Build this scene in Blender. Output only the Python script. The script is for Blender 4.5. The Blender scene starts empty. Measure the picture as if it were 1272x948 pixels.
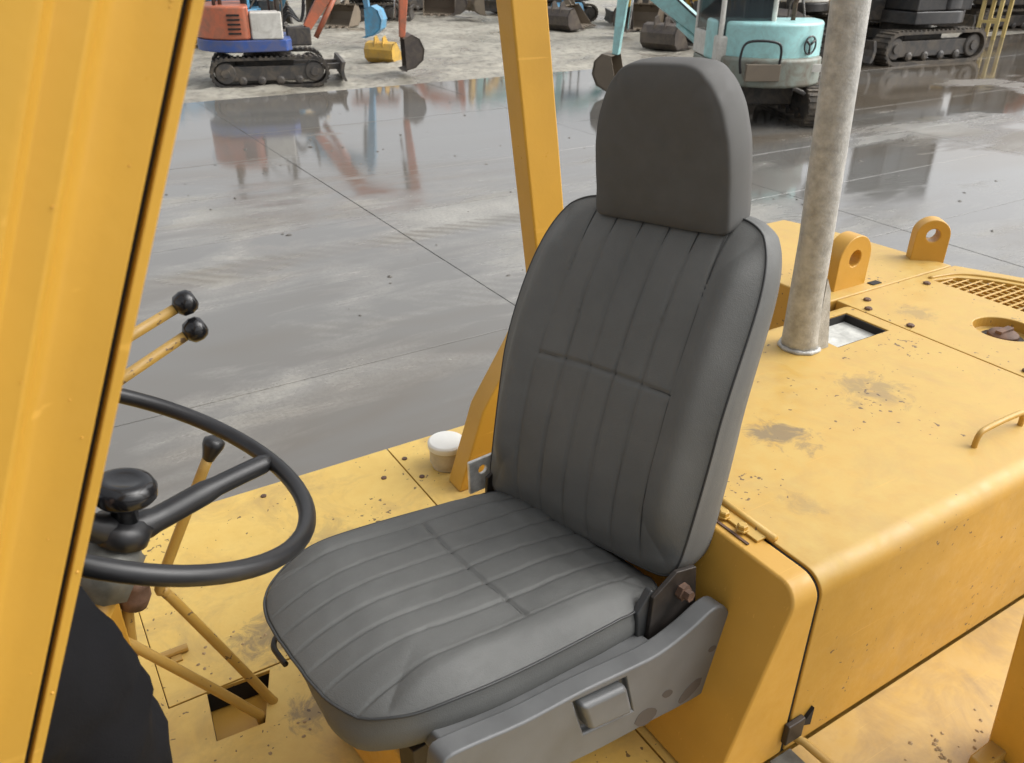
import bpy, bmesh, math, random
from mathutils import Vector, Matrix, noise
from math import pi, sin, cos, radians

random.seed(7)
scn = bpy.context.scene
COL = scn.collection

# ------------------------------------------------------------------ camera, sky, sun, exposure
DECK = 1.2                                   # height of the operator floor above the ground
cam_d = bpy.data.cameras.new('camera'); cam = bpy.data.objects.new('camera', cam_d); COL.objects.link(cam)
cam_d.sensor_width = 36.0; cam_d.lens = 36.0*1028.0/1272.0
cam_d.dof.use_dof = True; cam_d.dof.focus_distance = 1.75; cam_d.dof.aperture_fstop = 11.0
cam_d.clip_start = 0.02; cam_d.clip_end = 3000
right = Vector((0.84932537, -0.52778405, 0.00950852))
down = Vector((-0.24333377, -0.40743769, -0.8802177))
fwd = Vector((0.468439, 0.74527748, -0.47447485))
cm = Matrix((right, -down, -fwd)).transposed().to_4x4()
cm.translation = Vector((0, 0, DECK + 1.5))
cam.matrix_world = cm
scn.camera = cam

SUN_EL, SUN_AZ = 44.0, -24.0                 # azimuth of the sun, degrees from +X towards +Y
w = bpy.data.worlds.new('World'); scn.world = w; w.use_nodes = True
nt = w.node_tree; bg = nt.nodes['Background']
sky = nt.nodes.new('ShaderNodeTexSky'); sky.sky_type = 'NISHITA'; sky.sun_disc = False
sky.sun_elevation = radians(SUN_EL); sky.sun_rotation = radians(90 - SUN_AZ)
sky.air_density = 1.0; sky.dust_density = 5.0; sky.ozone_density = 1.0
hs = nt.nodes.new('ShaderNodeHueSaturation'); hs.inputs['Saturation'].default_value = 0.13
nt.links.new(sky.outputs[0], hs.inputs['Color']); nt.links.new(hs.outputs[0], bg.inputs[0])
bg.inputs[1].default_value = 0.15
sd = bpy.data.lights.new('sun', 'SUN'); so = bpy.data.objects.new('sun', sd); COL.objects.link(so)
sd.energy = 0.62; sd.angle = radians(60); sd.color = (1.0, 0.97, 0.93)
sdir = Vector((cos(radians(SUN_EL))*cos(radians(SUN_AZ)), cos(radians(SUN_EL))*sin(radians(SUN_AZ)), sin(radians(SUN_EL))))
so.rotation_euler = sdir.to_track_quat('Z', 'Y').to_euler()
so.location = (0, 0, 30)
scn.view_settings.view_transform = 'Standard'; scn.view_settings.look = 'None'
scn.view_settings.exposure = 0.74; scn.view_settings.gamma = 1.0
scn.view_settings.use_curve_mapping = False
scn.cycles.max_bounces = 6; scn.cycles.diffuse_bounces = 3; scn.cycles.glossy_bounces = 3; scn.cycles.transparent_max_bounces = 6

# ------------------------------------------------------------------ materials
def nmat(name):
    m = bpy.data.materials.new(name); m.use_nodes = True
    n = m.node_tree.nodes; l = m.node_tree.links
    return m, n, l, n['Principled BSDF']

def ramp(n, l, src, stops):
    r = n.new('ShaderNodeValToRGB'); e = r.color_ramp.elements
    while len(e) < len(stops): e.new(0.5)
    for el, (p, c) in zip(e, stops):
        el.position = p; el.color = c if len(c) == 4 else (*c, 1)
    l.new(src, r.inputs[0]); return r

def noise_node(n, l, scale, detail=4, rough=0.55, vec=None, dist=0.0):
    t = n.new('ShaderNodeTexNoise'); t.inputs['Scale'].default_value = scale
    t.inputs['Detail'].default_value = detail; t.inputs['Roughness'].default_value = rough
    t.inputs['Distortion'].default_value = dist
    if vec is not None: l.new(vec, t.inputs['Vector'])
    return t

def mix(n, l, fac, a, b, mode='MIX'):
    m = n.new('ShaderNodeMix'); m.data_type = 'RGBA'; m.blend_type = mode
    if hasattr(fac, 'is_linked') or hasattr(fac, 'links'): l.new(fac, m.inputs[0])
    else: m.inputs[0].default_value = fac
    for i, v in ((6, a), (7, b)):
        if hasattr(v, 'links'): l.new(v, m.inputs[i])
        else: m.inputs[i].default_value = (*v, 1) if len(v) == 3 else v
    return m.outputs[2]

def bump(n, l, p, h, strength, dist=0.002):
    b = n.new('ShaderNodeBump'); b.inputs['Strength'].default_value = strength; b.inputs['Distance'].default_value = dist
    l.new(h, b.inputs['Height']); l.new(b.outputs[0], p.inputs['Normal']); return b

def simple(name, col, rough=0.5, metal=0.0, var=0.15, scale=8.0, bmp=0.15, bscale=60.0, bdist=0.001, spec=0.5, coat=0.0):
    m, n, l, p = nmat(name)
    tc = n.new('ShaderNodeTexCoord')
    t = noise_node(n, l, scale, 5, 0.6, tc.outputs['Object'])
    lo = tuple(c*(1-var) for c in col); hi = tuple(min(1, c*(1+var)) for c in col)
    r = ramp(n, l, t.outputs[0], [(0.3, lo), (0.7, hi)])
    l.new(r.outputs[0], p.inputs['Base Color'])
    p.inputs['Metallic'].default_value = metal
    p.inputs['Specular IOR Level'].default_value = spec
    p.inputs['Coat Weight'].default_value = coat
    rr = ramp(n, l, t.outputs[0], [(0.25, (rough*0.85,)*3), (0.75, (min(1, rough*1.15),)*3)])
    l.new(rr.outputs[0], p.inputs['Roughness'])
    if bmp:
        t2 = noise_node(n, l, bscale, 4, 0.6, tc.outputs['Object'])
        bump(n, l, p, t2.outputs[0], bmp, bdist)
    return m

def yellow_paint(name, base, dust, dust_amt, chips, mud=0.0, rough=0.42, seed=0.0, smudges=()):
    """brushed-over machine paint: slow fading, settled dust, dark chips with rust, brown mud film"""
    m, n, l, p = nmat(name)
    tc = n.new('ShaderNodeTexCoord')
    mp = n.new('ShaderNodeMapping'); mp.inputs['Location'].default_value = (seed, seed*1.7, seed*0.3)
    l.new(tc.outputs['Object'], mp.inputs[0]); V = mp.outputs[0]
    big = noise_node(n, l, 2.6, 3, 0.6, V)
    fine = noise_node(n, l, 22, 4, 0.65, V)
    c1 = ramp(n, l, big.outputs[0], [(0.3, tuple(x*0.86 for x in base)), (0.7, tuple(min(1, x*1.08) for x in base))])
    d = ramp(n, l, fine.outputs[0], [(0.35, (0, 0, 0)), (0.72, (1, 1, 1))])
    md = n.new('ShaderNodeMath'); md.operation = 'MULTIPLY'; l.new(d.outputs[0], md.inputs[0]); md.inputs[1].default_value = dust_amt*0.45
    # settled dust lies on faces that look upwards
    ge = n.new('ShaderNodeNewGeometry'); sp = n.new('ShaderNodeSeparateXYZ'); l.new(ge.outputs['Normal'], sp.inputs[0])
    up = n.new('ShaderNodeMapRange'); l.new(sp.outputs[2], up.inputs[0]); up.inputs[1].default_value = 0.35; up.inputs[2].default_value = 0.95; up.inputs[3].default_value = 0.12; up.inputs[4].default_value = 1.0
    mo_ = n.new('ShaderNodeMath'); mo_.operation = 'ADD'; l.new(md.outputs[0], mo_.inputs[0]); mo_.inputs[1].default_value = dust_amt*0.5
    mq = n.new('ShaderNodeMath'); mq.operation = 'MULTIPLY'; l.new(mo_.outputs[0], mq.inputs[0]); l.new(up.outputs[0], mq.inputs[1])
    col = mix(n, l, mq.outputs[0], c1.outputs[0], dust)
    # mud film
    mdn = noise_node(n, l, 5.5, 5, 0.7, V, 0.6)
    mr = ramp(n, l, mdn.outputs[0], [(0.52 - 0.10*mud, (0, 0, 0)), (0.70, (1, 1, 1))])
    mm = n.new('ShaderNodeMath'); mm.operation = 'MULTIPLY'; l.new(mr.outputs[0], mm.inputs[0]); mm.inputs[1].default_value = 0.85*min(1, mud)
    col = mix(n, l, mm.outputs[0], col, (0.30, 0.20, 0.095))
    # dirt smudges with ragged outlines at given places
    for (sx, sy, sz, sr, amt) in smudges:
        vm = n.new('ShaderNodeVectorMath'); vm.operation = 'DISTANCE'; l.new(tc.outputs['Object'], vm.inputs[0]); vm.inputs[1].default_value = (sx, sy, sz)
        sn = noise_node(n, l, 17, 6, 0.72, V, 0.8)
        ma = n.new('ShaderNodeMath'); ma.operation = 'MULTIPLY_ADD'; l.new(vm.outputs['Value'], ma.inputs[0]); ma.inputs[1].default_value = -0.40/sr; l.new(sn.outputs[0], ma.inputs[2])
        sr_ = ramp(n, l, ma.outputs[0], [(0.26, (0, 0, 0)), (0.44, (amt,)*3)])
        col = mix(n, l, sr_.outputs[0], col, (0.15, 0.12, 0.085))
    # fine scratches
    ms = n.new('ShaderNodeMapping'); ms.inputs['Rotation'].default_value = (0.3, 0.2, radians(35) + seed); ms.inputs['Scale'].default_value = (3, 160, 60); l.new(tc.outputs['Object'], ms.inputs[0])
    sc_ = noise_node(n, l, 1.0, 2, 0.5, ms.outputs[0], 0.2)
    sl = ramp(n, l, sc_.outputs[0], [(0.70, (0, 0, 0)), (0.76, (0.35,)*3)])
    col = mix(n, l, sl.outputs[0], col, tuple(min(1, x*1.3 + 0.04) for x in base))
    # chips
    cn = noise_node(n, l, 60, 2, 0.5, V, 0.3)
    cl = noise_node(n, l, 3.2, 3, 0.5, V)
    ca = n.new('ShaderNodeMath'); ca.operation = 'MULTIPLY_ADD'; l.new(cl.outputs[0], ca.inputs[0]); ca.inputs[1].default_value = 0.55; l.new(cn.outputs[0], ca.inputs[2])
    cr = ramp(n, l, ca.outputs[0], [(1.06 - 0.05*chips, (0, 0, 0)), (1.10 - 0.05*chips, (1, 1, 1))])
    cf = n.new('ShaderNodeMath'); cf.operation = 'MULTIPLY'; l.new(cr.outputs[0], cf.inputs[0]); cf.inputs[1].default_value = 0.85 if chips > 0 else 0.0
    col = mix(n, l, cf.outputs[0], col, (0.09, 0.055, 0.035))
    l.new(col, p.inputs['Base Color'])
    rr = ramp(n, l, fine.outputs[0], [(0.3, (rough*0.8,)*3), (0.75, (min(1, rough*1.4),)*3)])
    l.new(rr.outputs[0], p.inputs['Roughness'])
    bn = noise_node(n, l, 70, 2, 0.6, V)
    add = n.new('ShaderNodeMath'); add.operation = 'ADD'; l.new(bn.outputs[0], add.inputs[0]); l.new(cr.outputs[0], add.inputs[1])
    bump(n, l, p, add.outputs[0], 0.25, 0.0012)
    return m

YB = (0.54, 0.285, 0.036)
M = {}
M['yellow'] = yellow_paint('yellow_paint', YB, (0.70, 0.45, 0.14), 0.25, 0.6, 0.0, 0.40, 1.0)
M['yellow_pillar'] = yellow_paint('yellow_pillar_paint', (0.585, 0.325, 0.042), (0.60, 0.36, 0.07), 0.15, 0.2, 0.0, 0.33, 4.0)
M['yellow_hood'] = yellow_paint('yellow_hood_paint', (0.50, 0.272, 0.036), (0.53, 0.375, 0.118), 0.9, 1.3, 0.25, 0.5, 9.0, ((1.42, 1.07, 0.47, 0.13, 0.75), (1.80, 1.10, 0.47, 0.16, 0.5), (2.35, 1.35, 0.47, 0.12, 0.35), (1.25, 0.85, 0.47, 0.08, 0.3)))
M['yellow_front'] = yellow_paint('yellow_front_paint', (0.58, 0.32, 0.05), (0.60, 0.37, 0.10), 0.25, 0.4, 0.0, 0.45, 3.0)
M['yellow_floor'] = yellow_paint('yellow_floor_paint', (0.60, 0.37, 0.07), (0.69, 0.50, 0.155), 0.85, 1.3, 0.6, 0.5, 14.0, ((0.30, 1.55, 0.0, 0.16, 0.7), (0.33, 1.30, 0.0, 0.12, 0.7), (0.55, 1.85, 0.0, 0.14, 0.3), (0.62, 0.75, 0.0, 0.2, 0.6)))
M['yellow_board'] = yellow_paint('yellow_board_paint', (0.54, 0.325, 0.065), (0.54, 0.37, 0.14), 0.9, 1.0, 0.9, 0.36, 21.0)
M['yellow_lever'] = yellow_paint('yellow_lever_paint', (0.44, 0.26, 0.05), (0.38, 0.25, 0.085), 0.6, 1.6, 0.3, 0.42, 6.0)

def vinyl():
    m, n, l, p = nmat('grey_vinyl')
    tc = n.new('ShaderNodeTexCoord'); V = tc.outputs['Object']
    big = noise_node(n, l, 5, 5, 0.6, V)
    r = ramp(n, l, big.outputs[0], [(0.3, (0.090, 0.092, 0.0875)), (0.72, (0.122, 0.124, 0.118))])
    sc = noise_node(n, l, 16, 6, 0.7, V, 1.2)
    sr = ramp(n, l, sc.outputs[0], [(0.60, (0, 0, 0)), (0.76, (1, 1, 1))])
    sm = n.new('ShaderNodeMath'); sm.operation = 'MULTIPLY'; l.new(sr.outputs[0], sm.inputs[0]); sm.inputs[1].default_value = 0.35
    l.new(mix(n, l, sm.outputs[0], r.outputs[0], (0.125, 0.125, 0.118)), p.inputs['Base Color'])
    rr = ramp(n, l, sc.outputs[0], [(0.3, (0.56,)*3), (0.75, (0.72,)*3)])
    l.new(rr.outputs[0], p.inputs['Roughness'])
    vt = n.new('ShaderNodeTexVoronoi'); vt.inputs['Scale'].default_value = 520; l.new(V, vt.inputs['Vector'])
    wr = noise_node(n, l, 40, 6, 0.7, V, 1.6)
    ad = n.new('ShaderNodeMath'); ad.operation = 'MULTIPLY_ADD'; l.new(wr.outputs[0], ad.inputs[0]); ad.inputs[1].default_value = 2.2; l.new(vt.outputs['Distance'], ad.inputs[2])
    bump(n, l, p, ad.outputs[0], 0.35, 0.0009)
    return m
M['vinyl'] = vinyl()
M['piping'] = simple('dark_piping', (0.035, 0.036, 0.036), 0.5)
M['fabric'] = simple('headrest_fabric', (0.080, 0.079, 0.075), 0.75, 0, 0.12, 30, 0.3, 700, 0.0006)
M['seat_plastic'] = simple('grey_moulded_plastic', (0.115, 0.118, 0.118), 0.45, 0, 0.16, 11, 0.2, 300, 0.0004)
M['mud_smear'] = simple('dried_mud_smear', (0.075, 0.062, 0.052), 0.8)
M['black_plastic'] = simple('black_plastic', (0.014, 0.014, 0.015), 0.36, 0, 0.3, 14, 0.1, 120, 0.0005)
M['gloss_black'] = simple('glossy_black_knob', (0.010, 0.010, 0.011), 0.2, 0, 0.3, 10, 0)
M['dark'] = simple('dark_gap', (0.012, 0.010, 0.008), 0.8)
M['rust'] = simple('rusty_steel', (0.13, 0.075, 0.05), 0.7, 0.2, 0.5, 24, 0.4, 80, 0.002)
M['dark_steel'] = simple('dark_steel', (0.05, 0.043, 0.038), 0.5, 0.6, 0.4, 18, 0.2)
M['bright_steel'] = simple('galvanised_steel', (0.62, 0.61, 0.57), 0.4, 0.25, 0.3, 40, 0.2)
M['grey_cast'] = simple('grey_cast_collar', (0.14, 0.14, 0.125), 0.5, 0.3, 0.35, 30, 0.3)
M['white_cap'] = simple('white_lid', (0.72, 0.72, 0.68), 0.45, 0, 0.08)
M['beige_can'] = simple('beige_filter_can', (0.47, 0.41, 0.29), 0.5, 0, 0.2, 20)
M['pole'] = simple('beige_textured_pole', (0.42, 0.415, 0.39), 0.5, 0.3, 0.25, 40, 0.6, 170, 0.003)
M['white_plate'] = simple('worn_white_plate', (0.52, 0.52, 0.48), 0.7, 0, 0.3, 26, 0.4, 90)
M['trousers'] = simple('black_trouser_cloth', (0.0065, 0.0065, 0.0075), 0.85, 0, 0.3, 12, 0.4, 400, 0.0008, 0.15)
M['jacket'] = simple('navy_jacket_cloth', (0.02, 0.024, 0.04), 0.85, 0, 0.25, 12, 0.3, 400, 0.0008)
M['skin'] = simple('skin', (0.52, 0.32, 0.22), 0.5, 0, 0.08, 20, 0.1)
M['hair'] = simple('black_hair', (0.012, 0.010, 0.009), 0.5)
M['drop'] = None
def drops():
    m, n, l, p = nmat('rain_drop')
    p.inputs['Base Color'].default_value = (0.66, 0.36, 0.06, 1); p.inputs['Roughness'].default_value = 0.12
    return m
M['drop'] = drops()

def wet_concrete(name, dark=1.0):
    m, n, l, p = nmat(name)
    ge = n.new('ShaderNodeNewGeometry'); V = ge.outputs['Position']
    mp = n.new('ShaderNodeMapping'); mp.inputs['Scale'].default_value = (0.28, 0.9, 1); mp.inputs['Rotation'].default_value = (0, 0, radians(6)); l.new(V, mp.inputs[0])
    streak = noise_node(n, l, 1.3, 5, 0.62, mp.outputs[0], 0.3)
    pud = noise_node(n, l, 0.22, 4, 0.55, V, 0.5)
    mid = noise_node(n, l, 1.6, 4, 0.65, V)
    fine = noise_node(n, l, 34, 3, 0.7, V)
    # wetness: standing film of water in the low spots
    wsum = n.new('ShaderNodeMath'); wsum.operation = 'MULTIPLY_ADD'; l.new(streak.outputs[0], wsum.inputs[0]); wsum.inputs[1].default_value = 0.55; l.new(pud.outputs[0], wsum.inputs[2])
    sep = n.new('ShaderNodeSeparateXYZ'); l.new(V, sep.inputs[0])
    low = n.new('ShaderNodeMapRange'); low.interpolation_type = 'SMOOTHSTEP'; l.new(sep.outputs[1], low.inputs[0])      # the slab falls towards the muddy edge, where water stands
    low.inputs[1].default_value = 8.5; low.inputs[2].default_value = 14.0; low.inputs[4].default_value = 0.22
    wl = n.new('ShaderNodeMath'); wl.operation = 'ADD'; l.new(wsum.outputs[0], wl.inputs[0]); l.new(low.outputs[0], wl.inputs[1])
    brk = noise_node(n, l, 2.4, 6, 0.68, mp.outputs[0], 0.9)
    wb_ = n.new('ShaderNodeMath'); wb_.operation = 'MULTIPLY_ADD'; l.new(brk.outputs[0], wb_.inputs[0]); wb_.inputs[1].default_value = 0.42; l.new(wl.outputs[0], wb_.inputs[2])
    wet = ramp(n, l, wb_.outputs[0], [(0.84, (0, 0, 0)), (0.91, (0.55,)*3), (1.04, (1, 1, 1))])
    dry = ramp(n, l, mid.outputs[0], [(0.28, tuple(x*dark for x in (0.20, 0.193, 0.176))), (0.72, tuple(x*dark for x in (0.325, 0.313, 0.282)))])
    mudr = ramp(n, l, streak.outputs[0], [(0.30, (1, 1, 1)), (0.46, (0, 0, 0))])
    mf = n.new('ShaderNodeMath'); mf.operation = 'MULTIPLY'; l.new(mudr.outputs[0], mf.inputs[0]); mf.inputs[1].default_value = 0.2
    c = mix(n, l, mf.outputs[0], dry.outputs[0], (0.27, 0.24, 0.19))
    fr = ramp(n, l, fine.outputs[0], [(0.28, (0.66,)*3), (0.5, (0.98,)*3), (0.75, (1.22,)*3)])
    c = mix(n, l, 1.0, c, fr.outputs[0], 'MULTIPLY')
    bm_ = noise_node(n, l, 0.33, 5, 0.65, mp.outputs[0], 0.6)
    gx = n.new('ShaderNodeMapRange'); gx.interpolation_type = 'SMOOTHSTEP'; l.new(sep.outputs[0], gx.inputs[0])     # mud carried onto the slab by the machines parked at the right
    gx.inputs[1].default_value = 7.0; gx.inputs[2].default_value = 13.0; gx.inputs[4].default_value = 0.12
    ba_ = n.new('ShaderNodeMath'); ba_.operation = 'ADD'; l.new(bm_.outputs[0], ba_.inputs[0]); l.new(gx.outputs[0], ba_.inputs[1])
    br = ramp(n, l, ba_.outputs[0], [(0.50, (0, 0, 0)), (0.68, (0.8,)*3)])
    # faint tread prints left by machines driving along the slab
    for yc, hw_ in ((5.75, 0.26), (7.35, 0.26), (10.4, 0.3)):
        dy = n.new('ShaderNodeMath'); dy.operation = 'SUBTRACT'; l.new(sep.outputs[1], dy.inputs[0]); dy.inputs[1].default_value = yc
        db = n.new('ShaderNodeMath'); db.operation = 'ABSOLUTE'; l.new(dy.outputs[0], db.inputs[0])
        dm_ = n.new('ShaderNodeMapRange'); l.new(db.outputs[0], dm_.inputs[0]); dm_.inputs[1].default_value = hw_; dm_.inputs[2].default_value = hw_*0.8
        wv = n.new('ShaderNodeTexWave'); wv.bands_direction = 'DIAGONAL'; wv.inputs['Scale'].default_value = 3.2; wv.inputs['Distortion'].default_value = 2.5; wv.inputs['Detail'].default_value = 2; l.new(V, wv.inputs['Vector'])
        w1 = n.new('ShaderNodeMath'); w1.operation = 'MULTIPLY'; l.new(dm_.outputs[0], w1.inputs[0]); l.new(wv.outputs['Fac'], w1.inputs[1])
        w2 = n.new('ShaderNodeMath'); w2.operation = 'MULTIPLY'; l.new(w1.outputs[0], w2.inputs[0]); l.new(brk.outputs[0], w2.inputs[1])
        c = mix(n, l, w2.outputs[0], c, (0.10, 0.09, 0.072))
    c = mix(n, l, wet.outputs[0], c, (0.150, 0.145, 0.134))
    c = mix(n, l, br.outputs[0], c, (0.115, 0.090, 0.062))
    l.new(c, p.inputs['Base Color'])
    rr = n.new('ShaderNodeMapRange'); l.new(wet.outputs[0], rr.inputs[0]); rr.inputs[3].default_value = 0.42; rr.inputs[4].default_value = 0.06
    l.new(rr.outputs[0], p.inputs['Roughness'])
    p.inputs['IOR'].default_value = 1.45; p.inputs['Specular IOR Level'].default_value = 0.62
    inv = n.new('ShaderNodeMath'); inv.operation = 'SUBTRACT'; inv.inputs[0].default_value = 1.0; l.new(wet.outputs[0], inv.inputs[1])
    bs = n.new('ShaderNodeMath'); bs.operation = 'MULTIPLY_ADD'; l.new(inv.outputs[0], bs.inputs[0]); bs.inputs[1].default_value = 0.55; bs.inputs[2].default_value = 0.04
    hsum = n.new('ShaderNodeMath'); hsum.operation = 'MULTIPLY_ADD'; l.new(mid.outputs[0], hsum.inputs[0]); hsum.inputs[1].default_value = 2.0; l.new(fine.outputs[0], hsum.inputs[2])
    b = bump(n, l, p, hsum.outputs[0], 0.2, 0.006); l.new(bs.outputs[0], b.inputs['Strength'])
    return m
M['concrete'] = wet_concrete('wet_concrete')
M['joint'] = simple('joint_dirt', (0.10, 0.09, 0.075), 0.6, 0, 0.3, 3)

def mudmat():
    m, n, l, p = nmat('wet_gravel_mud')
    ge = n.new('ShaderNodeNewGeometry'); V = ge.outputs['Position']
    a = noise_node(n, l, 0.5, 6, 0.65, V, 0.4); b = noise_node(n, l, 6.0, 7, 0.7, V)
    c1 = ramp(n, l, a.outputs[0], [(0.3, (0.20, 0.178, 0.14)), (0.6, (0.36, 0.34, 0.285))])
    c2 = ramp(n, l, b.outputs[0], [(0.3, (0.42,)*3), (0.5, (0.95,)*3), (0.72, (1.25,)*3)])
    l.new(mix(n, l, 1.0, c1.outputs[0], c2.outputs[0], 'MULTIPLY'), p.inputs['Base Color'])
    r = ramp(n, l, a.outputs[0], [(0.36, (0.16,)*3), (0.56, (0.75,)*3)])
    l.new(r.outputs[0], p.inputs['Roughness'])
    bump(n, l, p, b.outputs[0], 0.6, 0.05)
    return m
M['mud'] = mudmat()

def mach(name, col, rough=0.42, dirt=0.45):
    m, n, l, p = nmat(name)
    tc = n.new('ShaderNodeTexCoord')
    t = noise_node(n, l, 4.5, 7, 0.75, tc.outputs['Object'], 0.8)
    r = ramp(n, l, t.outputs[0], [(0.42, (0, 0, 0)), (0.66, (min(1, dirt*1.3),)*3)])
    t2 = noise_node(n, l, 1.1, 3, 0.5, tc.outputs['Object'])
    c = ramp(n, l, t2.outputs[0], [(0.3, tuple(x*0.85 for x in col)), (0.7, tuple(min(1, x*1.1) for x in col))])
    l.new(mix(n, l, r.outputs[0], c.outputs[0], (0.16, 0.13, 0.095)), p.inputs['Base Color'])
    p.inputs['Roughness'].default_value = rough
    return m
M['orange'] = mach('orange_machine_paint', (0.60, 0.17, 0.085))
M['blue'] = mach('blue_machine_paint', (0.045, 0.10, 0.33))
M['lightblue'] = mach('light_blue_paint', (0.10, 0.34, 0.55))
M['white'] = mach('white_panel_paint', (0.72, 0.70, 0.64), 0.4, 0.3)
M['teal'] = mach('pale_teal_paint', (0.40, 0.72, 0.71), 0.35, 0.25)
M['teal_dirty'] = mach('muddy_teal_paint', (0.24, 0.27, 0.23), 0.5, 0.9)
M['black'] = mach('black_machine_paint', (0.018, 0.018, 0.020), 0.35, 0.15)
M['myellow'] = mach('machine_yellow_paint', (0.62, 0.38, 0.06), 0.45, 0.4)
M['cream'] = mach('cream_stripe', (0.70, 0.55, 0.22), 0.4, 0.1)
M['track'] = mach('track_rubber', (0.028, 0.026, 0.024), 0.7, 0.5)
M['mtrack'] = mach('muddy_track', (0.06, 0.053, 0.045), 0.75, 0.8)
M['tframe'] = mach('track_frame_steel', (0.055, 0.052, 0.05), 0.5, 0.6)
M['bucket'] = mach('bucket_steel', (0.075, 0.062, 0.055), 0.5, 0.6)
M['tanbucket'] = mach('muddy_bucket_steel', (0.20, 0.16, 0.115), 0.6, 0.6)
M['chrome'] = simple('cylinder_rod', (0.6, 0.6, 0.6), 0.2, 1.0, 0.05)
M['glass'] = None
def glassm():
    m, n, l, p = nmat('cab_glass')
    p.inputs['Base Color'].default_value = (0.03, 0.04, 0.045, 1); p.inputs['Roughness'].default_value = 0.05
    p.inputs['Alpha'].default_value = 0.55
    return m
M['glass'] = glassm()

# ------------------------------------------------------------------ helpers
def tag(o, label=None, cat=None, group=None, kind=None):
    if label: o['label'] = label
    if cat: o['category'] = cat
    if group: o['group'] = group
    if kind: o['kind'] = kind
    return o

def empty(name, loc=(0, 0, 0), rz=0.0):
    o = bpy.data.objects.new(name, None); COL.objects.link(o)
    o.location = loc; o.rotation_euler = (0, 0, rz); o.empty_display_size = 0.2
    return o

def link(name, me, mat, parent=None, smooth=False, bevel=0.0, seg=2, ang=35):
    if mat is not None: me.materials.append(mat)
    if smooth:
        me.polygons.foreach_set('use_smooth', [True]*len(me.polygons))
    o = bpy.data.objects.new(name, me); COL.objects.link(o)
    if parent: o.parent = parent
    if bevel > 0:
        b = o.modifiers.new('bevel', 'BEVEL'); b.width = bevel; b.segments = seg; b.limit_method = 'ANGLE'; b.angle_limit = radians(ang)
        b.harden_normals = True
        me.polygons.foreach_set('use_smooth', [True]*len(me.polygons))
    return o

class MB:
    """collects shapes for ONE mesh"""
    def __init__(s): s.v = []; s.f = []
    def add(s, vs, fs):
        k = len(s.v); s.v += [tuple(x) for x in vs]; s.f += [tuple(i + k for i in f) for f in fs]; return s
    def box(s, x0, x1, y0, y1, z0, z1, m=None):
        vs = [Vector(p) for p in ((x0, y0, z0), (x1, y0, z0), (x1, y1, z0), (x0, y1, z0), (x0, y0, z1), (x1, y0, z1), (x1, y1, z1), (x0, y1, z1))]
        if m is not None: vs = [m @ p for p in vs]
        return s.add(vs, [(3, 2, 1, 0), (4, 5, 6, 7), (0, 1, 5, 4), (1, 2, 6, 5), (2, 3, 7, 6), (3, 0, 4, 7)])
    def prism(s, poly, fn, d0, d1):
        """poly: 2D counter-clockwise outline, fn(p, q, d) -> 3D"""
        n = len(poly)
        vs = [fn(p, q, d0) for p, q in poly] + [fn(p, q, d1) for p, q in poly]
        fs = [tuple(range(n))[::-1], tuple(range(n, 2*n))] + [(i, (i+1) % n, n + (i+1) % n, n + i) for i in range(n)]
        return s.add(vs, fs)
    def tube(s, pts, r, n=10, caps=True, closed=False):
        pts = [Vector(p) for p in pts]; N = len(pts)
        rs = r if isinstance(r, (list, tuple)) else [r]*N
        rings = []; prev = None
        for i in range(N):
            if closed: t = (pts[(i+1) % N] - pts[i-1])
            else: t = pts[min(i+1, N-1)] - pts[max(i-1, 0)]
            t.normalize()
            if prev is None:
                a = Vector((0, 0, 1)) if abs(t.z) < 0.9 else Vector((1, 0, 0))
                x = t.cross(a).normalized()
            else:
                x = (prev - t*prev.dot(t)).normalized()
            prev = x; y = t.cross(x)
            rings.append([pts[i] + (x*cos(2*pi*k/n) + y*sin(2*pi*k/n))*rs[i] for k in range(n)])
        vs = [p for R in rings for p in R]; fs = []
        for i in range(N if closed else N-1):
            j = (i+1) % N
            for k in range(n):
                fs.append((i*n + k, i*n + (k+1) % n, j*n + (k+1) % n, j*n + k))
        if caps and not closed:
            fs.append(tuple(range(n))[::-1]); fs.append(tuple((N-1)*n + k for k in range(n)))
        return s.add(vs, fs)
    def lathe(s, prof, o=(0, 0, 0), axis=(0, 0, 1), n=28):
        """prof: list of (radius, height) bottom to top"""
        q = Vector(axis).to_track_quat('Z', 'Y'); o = Vector(o)
        vs = []
        for r, h in prof:
            for k in range(n):
                a = 2*pi*k/n
                vs.append(o + q @ Vector((max(r, 1e-5)*cos(a), max(r, 1e-5)*sin(a), h)))
        fs = []
        for i in range(len(prof)-1):
            for k in range(n):
                fs.append((i*n + k, i*n + (k+1) % n, (i+1)*n + (k+1) % n, (i+1)*n + k))
        fs.append(tuple(range(n))[::-1]); fs.append(tuple((len(prof)-1)*n + k for k in range(n)))
        return s.add(vs, fs)
    def mesh(s, name):
        me = bpy.data.meshes.new(name); me.from_pydata(s.v, [], s.f)
        bm = bmesh.new(); bm.from_mesh(me); bmesh.ops.recalc_face_normals(bm, faces=bm.faces); bm.to_mesh(me); bm.free()
        return me
    def build(s, name, mat, parent=None, smooth=False, bevel=0.0, seg=2, ang=35):
        return link(name, s.mesh(name), mat, parent, smooth, bevel, seg, ang)

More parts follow.
